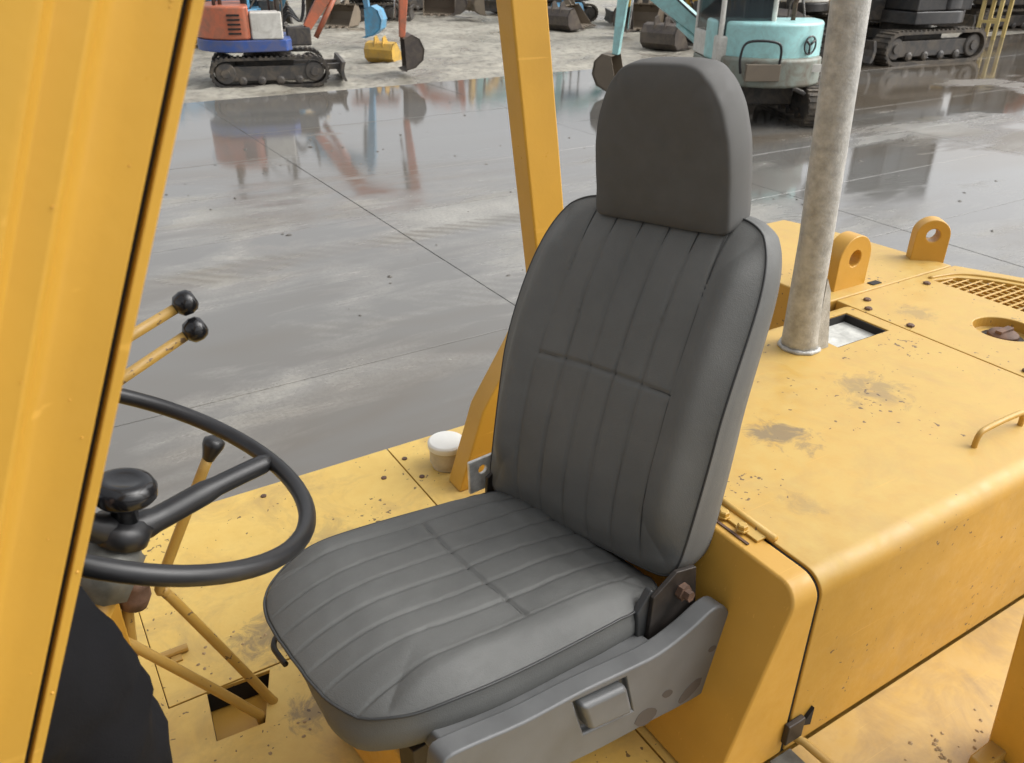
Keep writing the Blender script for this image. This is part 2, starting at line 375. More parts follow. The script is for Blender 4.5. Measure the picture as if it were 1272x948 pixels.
def cut(o, mb):
    """subtract a solid from o (applied at once)"""
    c = link('cutter', mb.mesh('cutter'), None)
    md = o.modifiers.new('cut', 'BOOLEAN'); md.object = c; md.operation = 'DIFFERENCE'; md.solver = 'EXACT'
    mods = [x for x in o.modifiers if x.type == 'BEVEL']
    for x in mods: x.show_viewport = False
    c.parent = o.parent
    bpy.context.view_layer.update()
    dg = bpy.context.evaluated_depsgraph_get()
    me = bpy.data.meshes.new_from_object(o.evaluated_get(dg))
    o.modifiers.remove(md); o.data = me
    for x in mods: x.show_viewport = True
    bpy.data.objects.remove(c)
    return o

XZ = lambda y: None
def arc(cx, cy, r, a0, a1, n):
    return [(cx + r*cos(radians(a0 + (a1-a0)*i/n)), cy + r*sin(radians(a0 + (a1-a0)*i/n))) for i in range(n+1)]

def smoothstep(a, b, x):
    t = max(0.0, min(1.0, (x-a)/(b-a))); return t*t*(3-2*t)

def catmull(pts, sub=6, closed=False):
    P = [Vector(p) for p in pts]; out = []; N = len(P)
    for i in range(N if closed else N-1):
        p0 = P[i-1] if (closed or i > 0) else P[0]; p1 = P[i]; p2 = P[(i+1) % N]
        p3 = P[(i+2) % N] if (closed or i+2 < N) else P[-1]
        for k in range(sub):
            t = k/sub
            out.append(0.5*((2*p1) + (p2-p0)*t + (2*p0-5*p1+4*p2-p3)*t*t + (3*p1-p0-3*p2+p3)*t**3))
    if not closed: out.append(P[-1])
    return out

# ------------------------------------------------------------------ ground
g = MB(); g.add([(-600, -600, -0.012), (900, -600, -0.012), (900, 900, -0.012), (-600, 900, -0.012)], [(0, 1, 2, 3)])
ground = g.build('ground', M['joint']); tag(ground, kind='structure')
xj = [3.39 + 4.6*k for k in range(-3, 9)]; yj = [5.0 + 1.6*k for k in range(-6, 8)]
for i in range(len(xj)-1):
    for j in range(len(yj)-1):
        dz = random.uniform(-0.002, 0.002); gap = 0.004
        x0, x1, y0, y1 = xj[i]+gap, xj[i+1]-gap, yj[j]+gap, yj[j+1]-gap
        b = MB(); ch = 0.002
        b.add([(x0, y0, -0.02), (x1, y0, -0.02), (x1, y1, -0.02), (x0, y1, -0.02), (x0, y0, dz-ch), (x1, y0, dz-ch), (x1, y1, dz-ch), (x0, y1, dz-ch),
               (x0+ch, y0+ch, dz), (x1-ch, y0+ch, dz), (x1-ch, y1-ch, dz), (x0+ch, y1-ch, dz)],
              [(0, 1, 5, 4), (1, 2, 6, 5), (2, 3, 7, 6), (3, 0, 4, 7), (4, 5, 9, 8), (5, 6, 10, 9), (6, 7, 11, 10), (7, 4, 8, 11), (8, 9, 10, 11)])
        b.build('concrete_slab', M['concrete'], ground)
# outer apron beyond the single slabs (right of the yard and nearer than the machine)
ap = MB(); X0, X1, Y0, Y1 = xj[0], xj[-1], yj[0], yj[-1]
for (a, b_, c, d) in ((X1, 300, -300, 300), (-300, X0, -300, Y1), (X0, X1, -300, Y0)):
    ap.add([(a, c, -0.003), (b_, c, -0.003), (b_, d, -0.003), (a, d, -0.003)], [(0, 1, 2, 3)])
apo = ap.build('concrete_apron', M['concrete']); tag(apo, kind='structure')
# muddy yard
mb = MB(); nx, ny = 260, 150
mx0, mx1, my0, my1 = -14.0, X1-0.02, Y1+0.0, 62.0
def mud_h(x, y):
    e = smoothstep(my0, my0+0.9, y + 0.25*noise.noise(Vector((x*0.9, y*0.9, 3))))
    fr = 1.0 - smoothstep(12.5, 17.0, x - 0.15*(y-my0))*0.75
    h = 0.035*noise.noise(Vector((x*0.5, y*1.3, 0))) + 0.055*noise.fractal(Vector((x*1.1, y*2.6, 5)), 0.8, 2.1, 5) + 0.02*noise.noise(Vector((x*4, y*6, 1)))
    return -0.008 + e*fr*(0.06 + 1.3*h)
vs = []; fs = []
for j in range(ny+1):
    tt = j/ny; y = my0 + (my1-my0)*(tt**2.2)
    for i in range(nx+1):
        x = mx0 + (mx1-mx0)*i/nx; vs.append((x, y, mud_h(x, y)))
for j in range(ny):
    for i in range(nx):
        a = j*(nx+1)+i; fs.append((a, a+1, a+nx+2, a+nx+1))
mb.add(vs, fs); mo = mb.build('mud_yard', M['mud'], None, True); tag(mo, kind='structure')
mb = MB(); mb.add([(-400, Y1, -0.010), (mx0+0.02, Y1, -0.010), (mx0+0.02, 62, -0.010), (-400, 62, -0.010)], [(0, 1, 2, 3)])
mb.add([(-400, 61.9, -0.009), (X1, 61.9, -0.009), (X1, 500, -0.009), (-400, 500, -0.009)], [(0, 1, 2, 3)])
tag(mb.build('far_mud', M['mud']), kind='structure')
# small clods and grit lying on the concrete
gr = MB()
for k in range(170):
    if k < 110:
        x = random.uniform(1.0, 11); y = random.gauss(11.4, 1.6)
    else:
        x = random.uniform(0.5, 12); y = random.uniform(4.0, 10)
    r = random.choice([0.006, 0.010, 0.014, 0.024]) * random.uniform(0.6, 1.2)
    s = Vector((r*random.uniform(0.8, 2.2), r*random.uniform(0.8, 1.6), r*0.6)); a = random.random()*6.28
    q = []
    for (px, py, pz) in ((1, 0, 0), (0.3, 0.9, 0), (-0.8, 0.6, 0), (-0.8, -0.6, 0), (0.3, -0.9, 0), (0, 0, 1)):
        px *= s.x; py *= s.y
        q.append((x + px*cos(a) - py*sin(a), y + px*sin(a) + py*cos(a), 0.002 + pz*s.z))
    gr.add(q, [(0, 1, 5), (1, 2, 5), (2, 3, 5), (3, 4, 5), (4, 0, 5)])
tag(gr.build('grit', M['joint']), 'scattered dark clods and grit on the wet concrete', 'grit', kind='stuff')

# ------------------------------------------------------------------ the yellow machine (machine frame: X rearwards, Y away from the camera, Z up from the operator floor)
MC = empty('construction_machine', (0, 0, DECK))
tag(MC, 'yellow construction machine in the foreground carrying the seat, steering wheel and flat engine hood', 'construction machine')
def P3(p, q, d): return (p, d, q)          # XZ outline extruded along Y
def PXY(p, q, d): return (p, q, d)         # XY outline extruded along Z

# chassis and crawlers below the deck
MB().box(-1.3, 2.75, 0.35, 1.85, -0.75, -0.065).build('chassis', M['yellow'], MC, bevel=0.02)
for y0 in (-0.12, 1.82):
    pts = arc(2.45, -0.74, 0.44, -90, 90, 12) + arc(-1.35, -0.74, 0.44, 90, 270, 12)
    t = MB().prism(pts, P3, y0, y0+0.44)
    L = pts + [pts[0]]
    for i in range(len(L)-1):
        a = Vector((L[i][0], 0, L[i][1])); b = Vector((L[i+1][0], 0, L[i+1][1])); n = max(1, int((b-a).length/0.17))
        for k in range(n):
            c = a + (b-a)*(k+0.5)/n; d = (b-a).normalized(); nn = Vector((-d.z, 0, d.x))*-1
            m = Matrix((d, Vector((0, 1, 0)), nn)).transposed().to_4x4(); m.translation = c
            t.box(-0.03, 0.03, y0-0.01, y0+0.45, -0.02, 0.02, m)
    to = t.build('crawler_track', M['mtrack'], MC)
    for x in (-1.35, -0.6, 0.2, 1.0, 1.75, 2.45):
        r = 0.30 if x in (-1.35, 2.45) else 0.16
        z = -0.74 if r > 0.2 else -0.98
        MB().lathe([(r, 0), (r, 0.46), (r*0.6, 0.48)], (x, y0-0.02, z), (0, 1, 0), 20).build('roller', M['tframe'], to)

# operator floor: plates with fine joints over a dark sub-frame
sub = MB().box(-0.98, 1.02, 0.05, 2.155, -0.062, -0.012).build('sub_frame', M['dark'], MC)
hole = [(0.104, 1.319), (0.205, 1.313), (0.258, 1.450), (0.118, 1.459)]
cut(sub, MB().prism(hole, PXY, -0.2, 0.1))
def inside_q(x, y): return 0.09 < x < 0.27 and 1.30 < y < 1.47
M['dirt_clod'] = simple('dried_clay', (0.34, 0.235, 0.12), 0.9, 0, 0.3, 30)
def plate(pts, mat=M['yellow_floor'], name='floor_plate', z0=-0.011, z1=0.0, bevel=0.0018):
    return MB().prism(pts, PXY, z0, z1).build(name, mat, MC, bevel=bevel)
fp = plate([(-1.0, 0.03), (0.8755, 0.03), (0.8755, 1.4575), (0.0358, 1.4575), (0.0358, 2.17), (-1.0, 2.17)])
cut(fp, MB().prism(hole, PXY, -0.2, 0.1))
fp2 = plate([(0.0375, 1.4615), (0.8755, 1.4615), (0.8755, 2.17), (0.0375, 2.17)])
cut(fp2, MB().prism(hole, PXY, -0.2, 0.1))
plate([(0.8795, 0.70), (1.03, 0.70), (1.03, 1.55), (0.8795, 1.55)], M['yellow_floor'])
plate([(0.8795, 1.553), (2.17, 1.553), (2.17, 2.17), (0.8795, 2.17)], M['yellow_floor'])
MB().box(1.0, 2.18, 1.56, 2.15, -0.062, -0.012).build('side_frame', M['yellow'], MC)
# hinge on the floor plate joint, plate bolts
for x, y in ((0.083, 1.61), ):
    MB().tube([(x-0.03, y, 0.010), (x+0.03, y, 0.010)], 0.010, 10).box(x-0.012, x+0.012, y-0.028, y+0.002, 0.0, 0.006).build('lid_hinge', M['yellow_lever'], MC, bevel=0.001)
for x, y in ((0.902, 2.085), (0.905, 1.965), (1.12, 2.10), (0.80, 2.02), (0.45, 2.12), (0.90, 1.72), (0.62, 1.64)):
    MB().lathe([(0.009, 0), (0.009, 0.003), (0.006, 0.004)], (x, y, 0.0), n=8).build('plate_bolt', M['rust'], MC)
# floor well below the opening
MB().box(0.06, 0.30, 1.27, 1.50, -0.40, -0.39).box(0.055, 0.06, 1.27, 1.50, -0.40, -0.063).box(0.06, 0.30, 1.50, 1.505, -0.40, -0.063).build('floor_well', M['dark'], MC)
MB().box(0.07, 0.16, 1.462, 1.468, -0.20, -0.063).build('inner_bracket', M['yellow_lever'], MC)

# running board on the near side, with a kerb of dried mud
plate([(0.8795, 0.03), (3.0, 0.03), (3.0, 0.672), (1.03, 0.672), (1.03, 0.696), (0.8795, 0.696)], M['yellow_board'], 'running_board')
MB().box(0.9, 2.99, 0.06, 0.66, -0.062, -0.012).build('board_frame', M['yellow'], MC)

mc_ = MB(); rr_ = random.Random(3)
for k in range(115, 260):
    if k < 150: x = rr_.gauss(1.40, 0.10); y = rr_.gauss(0.50, 0.03)
    else: x = rr_.uniform(0.12, 0.75); y = rr_.choice([rr_.gauss(1.52, 0.07), rr_.gauss(1.28, 0.04)])
    if y > 0.668 and x > 0.9: continue
    r = rr_.uniform(0.002, 0.0075)*(0.8 if k < 150 else 0.7); a = rr_.random()*6.28
    if inside_q(x, y): continue
    q = [(x + r*px*cos(a) - r*py*sin(a), y + r*px*sin(a) + r*py*cos(a), 0.0005 + r*pz) for px, py, pz in ((1.3, 0, 0), (0.4, 0.9, 0), (-0.9, 0.6, 0), (-0.8, -0.7, 0), (0.4, -0.8, 0), (0.1, 0, 0.45))]
    mc_.add(q, [(0, 1, 5), (1, 2, 5), (2, 3, 5), (3, 4, 5), (4, 0, 5)])
tag(mc_.build('dried_mud', M['dirt_clod'], MC), kind='stuff')

# engine hood: bent sheet extruded along X with rounded near and far edges
HZ = 0.47
def hood_profile(y0, y1, z0, z1, r, n=8):
    return [(y0, z0), (y1, z0)] + arc(y1-r, z1-r, r, 0, 90, n) + arc(y0+r, z1-r, r, 90, 180, n)
def PYZ(p, q, d): return (d, p, q)
hp = hood_profile(0.676, 1.53, 0.004, HZ, 0.045)
hood = MB().prism(hp, PYZ, 1.106, 2.208).build('engine_hood', M['yellow_hood'], MC, bevel=0.003)
# opening in the hood top with a pale plate inside
cut(hood, MB().box(1.93, 2.155, 1.315, 1.468, HZ-0.055, HZ+0.1))
MB().box(1.932, 2.153, 1.317, 1.466, HZ-0.052, HZ-0.028).build('inner_plate', M['white_plate'], MC)
MB().box(1.931, 1.935, 1.316, 1.467, HZ-0.05, HZ-0.004).box(2.150, 2.154, 1.316, 1.467, HZ-0.05, HZ-0.004).box(1.935, 2.150, 1.316, 1.320, HZ-0.05, HZ-0.004).box(1.935, 2.150, 1.463, 1.467, HZ-0.05, HZ-0.004).build('opening_shade', M['dark'], MC)  # dark walls added to paint in the shade inside the hollow hood
# dark backing that paints the shade into the gap between front panel and hood
MB().prism([(a+0.004 if a < 1 else a-0.004, b-0.006) for a, b in hp], PYZ, 1.085, 1.12).build('gap_shade', M['dark'], MC)
# front panel with its face leaning back
fv = []
for (y, z) in hp:
    xf = 0.893 + 0.146*min(1, z/HZ)
    fv.append((xf, y, z))
n = len(hp)
fpn = MB(); fpn.add(fv + [(1.0975, y, z) for y, z in hp], [tuple(range(n)), tuple(range(n, 2*n))[::-1]] + [(i, n+i, n+(i+1) % n, (i+1) % n) for i in range(n)])
fpo = fpn.build('front_panel', M['yellow_front'], MC, bevel=0.006, seg=3)
# folded edge line on the side of the front panel
# hinge strip with two bolts
hs_ = MB().box(1.075, 1.118, 0.815, 0.955, HZ+0.0005, HZ+0.006).build('hood_hinge', M['yellow_hood'], MC, bevel=0.002)
MB().tube([(1.108, 0.80, HZ+0.006), (1.108, 0.965, HZ+0.006)], 0.0085, 10).build('hinge_barrel', M['yellow_hood'], hs_, True)
MB().box(1.054, 1.060, 0.82, 0.97, HZ+0.0005, HZ+0.003).build('hinge_edge', M['rust'], hs_)
for y in (0.855, 0.905):
    MB().lathe([(0.013, 0), (0.013, 0.003), (0.0105, 0.0035), (0.0105, 0.012), (0.008, 0.014)], (1.075, y, HZ+0.006), n=6).build('hinge_bolt', M['yellow_hood'], hs_)
# latch at the bottom of the gap and its rod
MB().box(1.085, 1.135, 0.662, 0.6755, 0.045, 0.10).build('latch', M['dark_steel'], MC, bevel=0.003)
MB().prism([(1.135, 0.07), (1.165, 0.055), (1.165, 0.105)], P3, 0.668, 0.6755).build('latch_hole', M['dark'], MC)  # dark triangle for a small hole, its shade put into the colour
MB().tube([(1.105, 0.70, 0.045), (1.135, 0.655, 0.035), (1.15, 0.45, 0.03), (1.155, 0.2, 0.03)], 0.009, 8).build('prop_rod', M['yellow_lever'], MC, True)
MB().box(1.06, 1.12, 0.60, 0.672, 0.001, 0.006).build('latch_plate', M['grey_cast'], MC)
# loop handle on the hood
MB().tube(catmull([(1.765, 0.80, HZ-0.004), (1.770, 0.80, HZ+0.030), (1.80, 0.80, HZ+0.040), (1.92, 0.80, HZ+0.040), (1.95, 0.80, HZ+0.030), (1.955, 0.80, HZ-0.004)], 5), 0.007, 8).build('hood_handle', M['yellow_hood'], MC, True)

# rear frame with slanting rear edge
rear = [(2.175, 1.558), (2.175, 2.25), (2.745, 2.25), (2.80, 2.05), (2.832, 1.72), (2.85, 1.558)]
MB().prism(rear[::-1], PXY, -0.4, HZ-0.002).build('rear_frame', M['yellow_hood'], MC, bevel=0.006)
panel = [(2.214, 0.676), (3.08, 0.676), (3.04, 0.95), (2.95, 1.35), (2.853, 1.552), (2.214, 1.552)]
MB().prism(panel[::1], PXY, -0.4, 0.30).build('rear_body', M['yellow_hood'], MC)
rp = MB().prism(panel, PXY, 0.302, HZ-0.001).build('rear_panel', M['yellow_hood'], MC, bevel=0.004)
fc = (2.475, 1.142)
cut(rp, MB().lathe([(0.088, 0), (0.088, 0.3)], (fc[0], fc[1], HZ-0.036), n=40))
gp = [(2.655, 0.80), (2.96, 0.80), (2.955, 0.98), (2.915, 1.17), (2.88, 1.30), (2.82, 1.41), (2.75, 1.475), (2.655, 1.50)]
cut(rp, MB().prism(gp, PXY, HZ-0.10, HZ+0.1))
# rusty filler cap in its round recess
cp = MB().lathe([(0.040, 0), (0.044, 0.004), (0.044, 0.018), (0.036, 0.024), (0.015, 0.026)], (fc[0], fc[1], HZ-0.036), n=18)
cp.box(fc[0]-0.034, fc[0]+0.034, fc[1]-0.010, fc[1]+0.010, HZ-0.013, HZ-0.002)
cp.build('filler_cap', M['rust'], MC, bevel=0.002)
MB().lathe([(0.060, 0), (0.060, 0.004), (0.05, 0.005)], (fc[0], fc[1], HZ-0.0355), n=30).build('filler_neck', M['dark_steel'], MC)
# wire grille over the opening
def inside(x, y, poly):
    c = False; n = len(poly)
    for i in range(n):
        (x1, y1), (x2, y2) = poly[i], poly[(i+1) % n]
        if (y1 > y) != (y2 > y) and x < (x2-x1)*(y-y1)/(y2-y1)+x1: c = not c
    return c
wz = HZ-0.012
gm = MB()
def wires(fixed, vals, lo, hi, axis):
    for v_ in vals:
        seg = None; t = lo
        while t <= hi:
            ins = inside(v_, t, gp) if axis == 'y' else inside(t, v_, gp)
            if ins and seg is None: seg = t
            if (not ins or t + 0.004 > hi) and seg is not None:
                if axis == 'y': gm.tube([(v_, seg-0.004, wz), (v_, t, wz)], 0.0035, 5)
                else: gm.tube([(seg-0.004, v_, wz+0.004), (t, v_, wz+0.004)], 0.0035, 5)
                seg = None
            t += 0.004
wires(0, [2.665 + 0.033*k for k in range(10)], 0.79, 1.52, 'y')
wires(0, [0.82 + 0.030*k for k in range(23)], 2.64, 3.0, 'x')
gm.build('wire_grille', M['yellow_hood'], MC)
# raised rim round the grille
rim = [(x + (0.018 if x > 2.7 else -0.0), y + 0.018) for x, y in gp[2:]]
MB().tube(catmull([(x, y, HZ) for x, y in rim], 5), 0.006, 6).build('grille_rim', M['yellow_hood'], MC, True)
for x, y in ((2.30, 1.50), (2.24, 1.45), (2.24, 1.30), (2.60, 1.49), (2.25, 0.95)):
    MB().lathe([(0.012, 0), (0.012, 0.006), (0.008, 0.008)], (x, y, HZ-0.001), n=6).build('panel_bolt', M['rust'], MC)

# lifting lugs
def lug(x, y, wdt, h, th, rz, hr, hz):
    rr = wdt/2
    pts = [(-rr, -0.01), (rr, -0.01)] + arc(0, h-rr, rr, 0, 180, 16)
    m = Matrix.Translation((x, y, HZ)) @ Matrix.Rotation(radians(rz), 4, 'Z')
    o = MB().prism(pts, lambda p, q, d: m @ Vector((p, d, q)), -th/2, th/2).build('lifting_lug', M['yellow'], MC, bevel=0.004)
    cut(o, MB().lathe([(hr, -0.2), (hr, 0.2)], m @ Vector((0, 0, hz)), (m.to_3x3() @ Vector((0, 1, 0))), 24))
    return o
lug(2.345, 1.635, 0.160, 0.178, 0.060, 0, 0.028, 0.100)
lug(2.83, 1.655, 0.120, 0.150, 0.055, -38, 0.024, 0.092)
MB().box(2.43, 2.475, 1.575, 1.60, HZ-0.001, HZ+0.001).build('lug_slot', M['dark'], MC)

# beige pole on the hood, flared at its foot
pl = [(1.835, 1.375, HZ), (1.832, 1.375, HZ+0.03), (1.822, 1.373, HZ+0.17), (1.815, 1.372, 0.80), (1.774, 1.37, 1.376), (1.745, 1.369, 1.80)]
MB().tube(pl, [0.052, 0.050, 0.046, 0.044, 0.045, 0.045], 24).build('pole', M['pole'], MC, True)
MB().tube([Vector((1.835, 1.375, HZ+0.004)) + Vector((cos(a), sin(a), 0))*0.053 for a in [2*pi*k/28 for k in range(28)]], [0.006+0.0015*(k % 3) for k in range(28)], 6, closed=True).build('weld_bead', M['pole'], MC, True)
MB().prism([(1.842, HZ), (1.905, HZ), (1.865, HZ+0.18), (1.842, HZ+0.22)], P3, 1.33, 1.338).build('pole_gusset', M['pole'], MC)

# far post: leaning foot, then the upright
def post(name, pts, wx, wy, y, mat=M['yellow_pillar']):
    """box section post following (x, z) points of its front edge"""
    mbp = MB(); vs = []
    for (x, z) in pts:
        vs += [(x, y, z), (x+wx, y, z), (x+wx, y+wy, z), (x, y+wy, z)]
    fs = [(0, 3, 2, 1)]
    for i in range(len(pts)-1):
        for k in range(4):
            fs.append((4*i+k, 4*i+(k+1) % 4, 4*i+4+(k+1) % 4, 4*i+4+k))
    n_ = 4*(len(pts)-1); fs.append((n_, n_+1, n_+2, n_+3))
    mbp.add(vs, fs); return mbp.build(name, mat, MC, bevel=0.006)
post('canopy_post', [(0.965, 0.0), (1.050, 0.26), (1.165, 0.44), (1.246, 0.585), (1.136, 1.365), (1.075, 1.80)], 0.105, 0.075, 1.83)
post('canopy_post', [(1.480, 0.0), (1.426, 0.26), (1.30, 0.86), (1.11, 1.80)], 0.075, 0.10, 0.36)
MB().box(1.40, 1.478, 0.42, 0.455, 0.0, 0.035).build('post_gusset', M['yellow_lever'], MC, bevel=0.004)
# seat belt bracket by the far post
MB().box(0.86, 0.95, 1.555, 1.575, 0.0, 0.12).build('belt_bracket', M['bright_steel'], MC, bevel=0.004)

# white-lidded can on the far deck
cb = MB().lathe([(0.048, 0), (0.048, 0.018), (0.055, 0.02), (0.055, 0.070)], (1.005, 1.985, 0.0), n=32).build('breather_can', M['beige_can'], MC, bevel=0.002)
MB().lathe([(0.058, 0.069), (0.060, 0.074), (0.060, 0.088), (0.054, 0.094), (0.02, 0.096)], (1.005, 1.985, 0.0), n=32).build('lid', M['white_cap'], cb, bevel=0.002)

# near front pillar: folded sheet section raked backwards
def pillar_pt(s, t, z):
    # s metres forward of the rear edge, t metres towards the camera, z height
    xr = 0.118 + (z-1.468)*0.396
    return (xr - s, 0.50 - t, z)
prof = [(0.0, -0.030), (0.0, 0.000), (0.0075, 0.001), (0.0082, -0.018), (0.0112, -0.018), (0.0122, 0.002), (0.030, 0.0025), (0.044, 0.0045), (0.051, 0.009), (0.0550, 0.018), (0.0572, 0.026),
        (0.060, 0.0285), (0.070, 0.0295), (0.077, 0.031), (0.0805, 0.036), (0.0825, 0.044), (0.087, 0.046), (0.150, 0.048), (0.30, 0.048), (0.30, -0.030)]
vs = []; zs = [-0.0] + [0.1*k for k in range(1, 19)] + [1.86]
for z in zs: vs += [pillar_pt(s, t, z) for s, t in prof]
n = len(prof); fs = [tuple(range(n)), tuple(range((len(zs)-1)*n, len(zs)*n))[::-1]]
for i in range(len(zs)-1):
    for k in range(n):
        fs.append((i*n+k, i*n+(k+1) % n, (i+1)*n+(k+1) % n, (i+1)*n+k))
pil = MB().add(vs, fs).build('front_pillar', M['yellow_pillar'], MC, bevel=0.0012)
# rubber seal in the groove of the pillar
MB().add([p for z in zs for p in (pillar_pt(0.0084, -0.006, z), pillar_pt(0.0110, -0.006, z))], [(2*i, 2*i+1, 2*i+3, 2*i+2) for i in range(len(zs)-1)]).build('pillar_seal', M['dark'], pil)
# raindrops on the pillar, given the colour of its paint
dm = MB(); rnd = random.Random(5)
for k in range(16):
    z = rnd.uniform(1.02, 1.48); s_, t_ = rnd.choice([(rnd.uniform(0.018, 0.05), 0.0025), (rnd.uniform(0.061, 0.074), 0.0295), (rnd.uniform(0.001, 0.006), 0.0005), (rnd.uniform(0.018, 0.03), 0.0025)])
    r = rnd.uniform(0.0004, 0.0013)
    dm.lathe([(r, 0), (r*0.8, r*0.45), (r*0.35, r*0.7)], pillar_pt(s_, t_, z), (0, -1, 0), 8)
tag(dm.build('rain_drops', M['drop'], pil, True), kind='stuff')
# black rubber stop on the pillar
MB().lathe([(0.020, 0), (0.024, 0.006), (0.024, 0.016), (0.018, 0.024), (0.006, 0.027)], pillar_pt(0.080, 0.030, 1.02), (0, -1, 0), 20).build('rubber_stop', M['black_plastic'], pil, True)
# far front pillar and canopy roof
def fpp(s, t, z): return (0.118 + (z-1.468)*0.396 - s, 1.72 + t, z)
MB().add([fpp(s, t, z) for z in (0.0, 1.86) for s, t in ((0.25, 0), (0.37, 0), (0.37, 0.06), (0.25, 0.06))], [(0, 1, 2, 3), (7, 6, 5, 4), (0, 4, 5, 1), (1, 5, 6, 2), (2, 6, 7, 3), (3, 7, 4, 0)]).build('front_pillar', M['yellow_pillar'], MC, bevel=0.006)

for (x0, x1, y0, y1) in ((0.20, 1.16, 0.42, 0.48), (0.08, 1.16, 1.75, 1.81), (1.08, 1.16, 0.48, 1.75), (0.06, 0.14, 0.48, 1.75)):
    MB().box(x0, x1, y0, y1, 1.802, 1.862).build('canopy_bar', M['yellow_pillar'], MC, bevel=0.004)
# dashboard cowl in front of the wheel (out of frame to the left)
MB().prism([(-0.95, 0.0), (-0.50, 0.0), (-0.42, 0.60), (-0.50, 0.78), (-0.95, 0.70)], P3, 0.86, 1.66).build('dash_cowl', M['yellow'], MC, bevel=0.02)

# ------------------------------------------------------------------ steering
WC = Vector((0.050, 1.085, 0.85)); WN = Vector((0.46, 0.013, 0.887)).normalized(); WR = 0.262
wx = Vector((0, 1, 0)).cross(WN).normalized(); wy = WN.cross(wx)
SW = MB().tube([WC + (wx*cos(a) + wy*sin(a))*WR for a in [2*pi*k/72 for k in range(72)]], 0.0130, 14, closed=True).build('steering_wheel', M['black_plastic'], MC, True)
HB = WC - WN*0.112 + Vector((0.030, 0, 0))
for ang in (19, 199):
    a = radians(ang); d = (wx*cos(a) + wy*sin(a))
    MB().tube(catmull([HB + d*0.01, HB + d*0.05 + WN*0.012, HB.lerp(WC + d*WR, 0.6), WC + d*(WR-0.004)], 5), [0.022]*5 + [0.019]*5 + [0.016]*5 + [0.013], 12).build('spoke', M['black_plastic'], SW, True)
MB().lathe([(0.030, -0.02), (0.040, -0.012), (0.040, 0.012), (0.024, 0.020)], HB, WN, 24).build('hub', M['black_plastic'], SW, True)
MB().lathe([(0.019, 0.0), (0.018, 0.030), (0.022, 0.037), (0.038, 0.040), (0.0435, 0.047), (0.043, 0.060), (0.037, 0.069), (0.026, 0.073), (0.020, 0.070), (0.004, 0.070)], HB + WN*0.012, Vector((0.2, 0, 1)), 30).build('center_knob', M['gloss_black'], SW, True)
CD = Vector((-0.50, 0, -0.86)).normalized()
MB().lathe([(0.040, -0.035), (0.048, -0.030), (0.048, 0.025), (0.040, 0.032), (0.034, 0.046)], HB + CD*0.065, -CD, 8).build('column_collar', M['grey_cast'], MC, True)
MB().tube([HB + CD*0.10, HB + CD*0.55], 0.032, 16).build('steering_column', M['yellow'], MC, True)

# ------------------------------------------------------------------ levers
def lever(pts, r, name='control_lever', mat=M['yellow_lever']):
    return MB().tube(catmull(pts, 6), r, 12).build(name, mat, MC, True)
lv = lever([(0.245, 1.355, -0.25), (0.240, 1.358, -0.03), (0.222, 1.365, 0.035), (0.100, 1.405, 0.315), (0.083, 1.41, 0.352), (0.085, 1.41, 0.39), (0.212, 1.41, 0.630)], 0.0105)
MB().lathe([(0.011, 0), (0.013, 0.008), (0.020, 0.030), (0.020, 0.040), (0.012, 0.046)], (0.209, 1.41, 0.622), (0.45, 0, 0.9), 16).build('lever_knob', M['black_plastic'], lv, True)
lv = lever([(0.22, 1.335, -0.25), (0.205, 1.338, -0.03), (0.18, 1.342, 0.03), (0.03, 1.38, 0.235), (-0.12, 1.41, 0.44)], 0.0105)
lv = lever([(-0.002, 1.40, 0.235), (0.006, 1.40, 0.31), (0.012, 1.40, 0.36)], 0.011, 'link_rod')
MB().lathe([(0.012, -0.035), (0.026, -0.025), (0.030, 0.0), (0.024, 0.02), (0.028, 0.03), (0.014, 0.042)], (0.030, 1.395, 0.385), (0.3, 0, 1), 14).build('link_knuckle', M['rust'], lv, True)
# yellow bracket under the wheel
MB().box(-0.055, 0.0, 1.375, 1.40, 0.25, 0.52).build('lever_bracket', M['yellow'], MC, bevel=0.003)
for (kx, kz, y, dx, dz) in ((0.237, 0.904, 1.50, -0.44, -0.182), (0.243, 0.855, 1.485, -0.44, -0.205)):
    lv = MB().tube([(kx+dx, y, kz+dz), (kx-0.01, y, kz-0.004)], [0.0115, 0.0095], 12).build('control_lever', M['yellow_lever'], MC, True)
    d_ = Vector((-dx, 0, -dz)).normalized()
    MB().lathe([(0.010, -0.022), (0.0205, -0.014), (0.0235, 0.0), (0.0205, 0.012), (0.013, 0.0185), (0.009, 0.019), (0.006, 0.0165)], Vector((kx, y, kz)), d_, 20).build('lever_knob', M['gloss_black'], lv, True)

# ------------------------------------------------------------------ the seat
yaw, roll, rec = radians(5.85), radians(-2.2), radians(13.6)
su = Vector((-cos(yaw), -sin(yaw), 0)); sv = Vector((-sin(yaw), cos(yaw), 0)); sk = Vector((0, 0, 1))
sv2 = sv*cos(roll) + sk*sin(roll); sk2 = sk*cos(roll) - sv*sin(roll)
O = Vector((0.826, 1.091, 0.4045 + DECK))
BASE = 0.4045
SE = empty('operator_seat')
# seat frame: local x = backwards (-u), y = far (v), z = up; right-handed
smx = Matrix((-su, sv2, sk2)).transposed().to_4x4(); smx.translation = O - sk2*BASE
SE.matrix_world = smx
tag(SE, 'grey vinyl operator seat with pleated cushion, tall backrest and built-in headrest', 'seat')
def S(u, v, w): return Vector((-u, v, w + BASE))

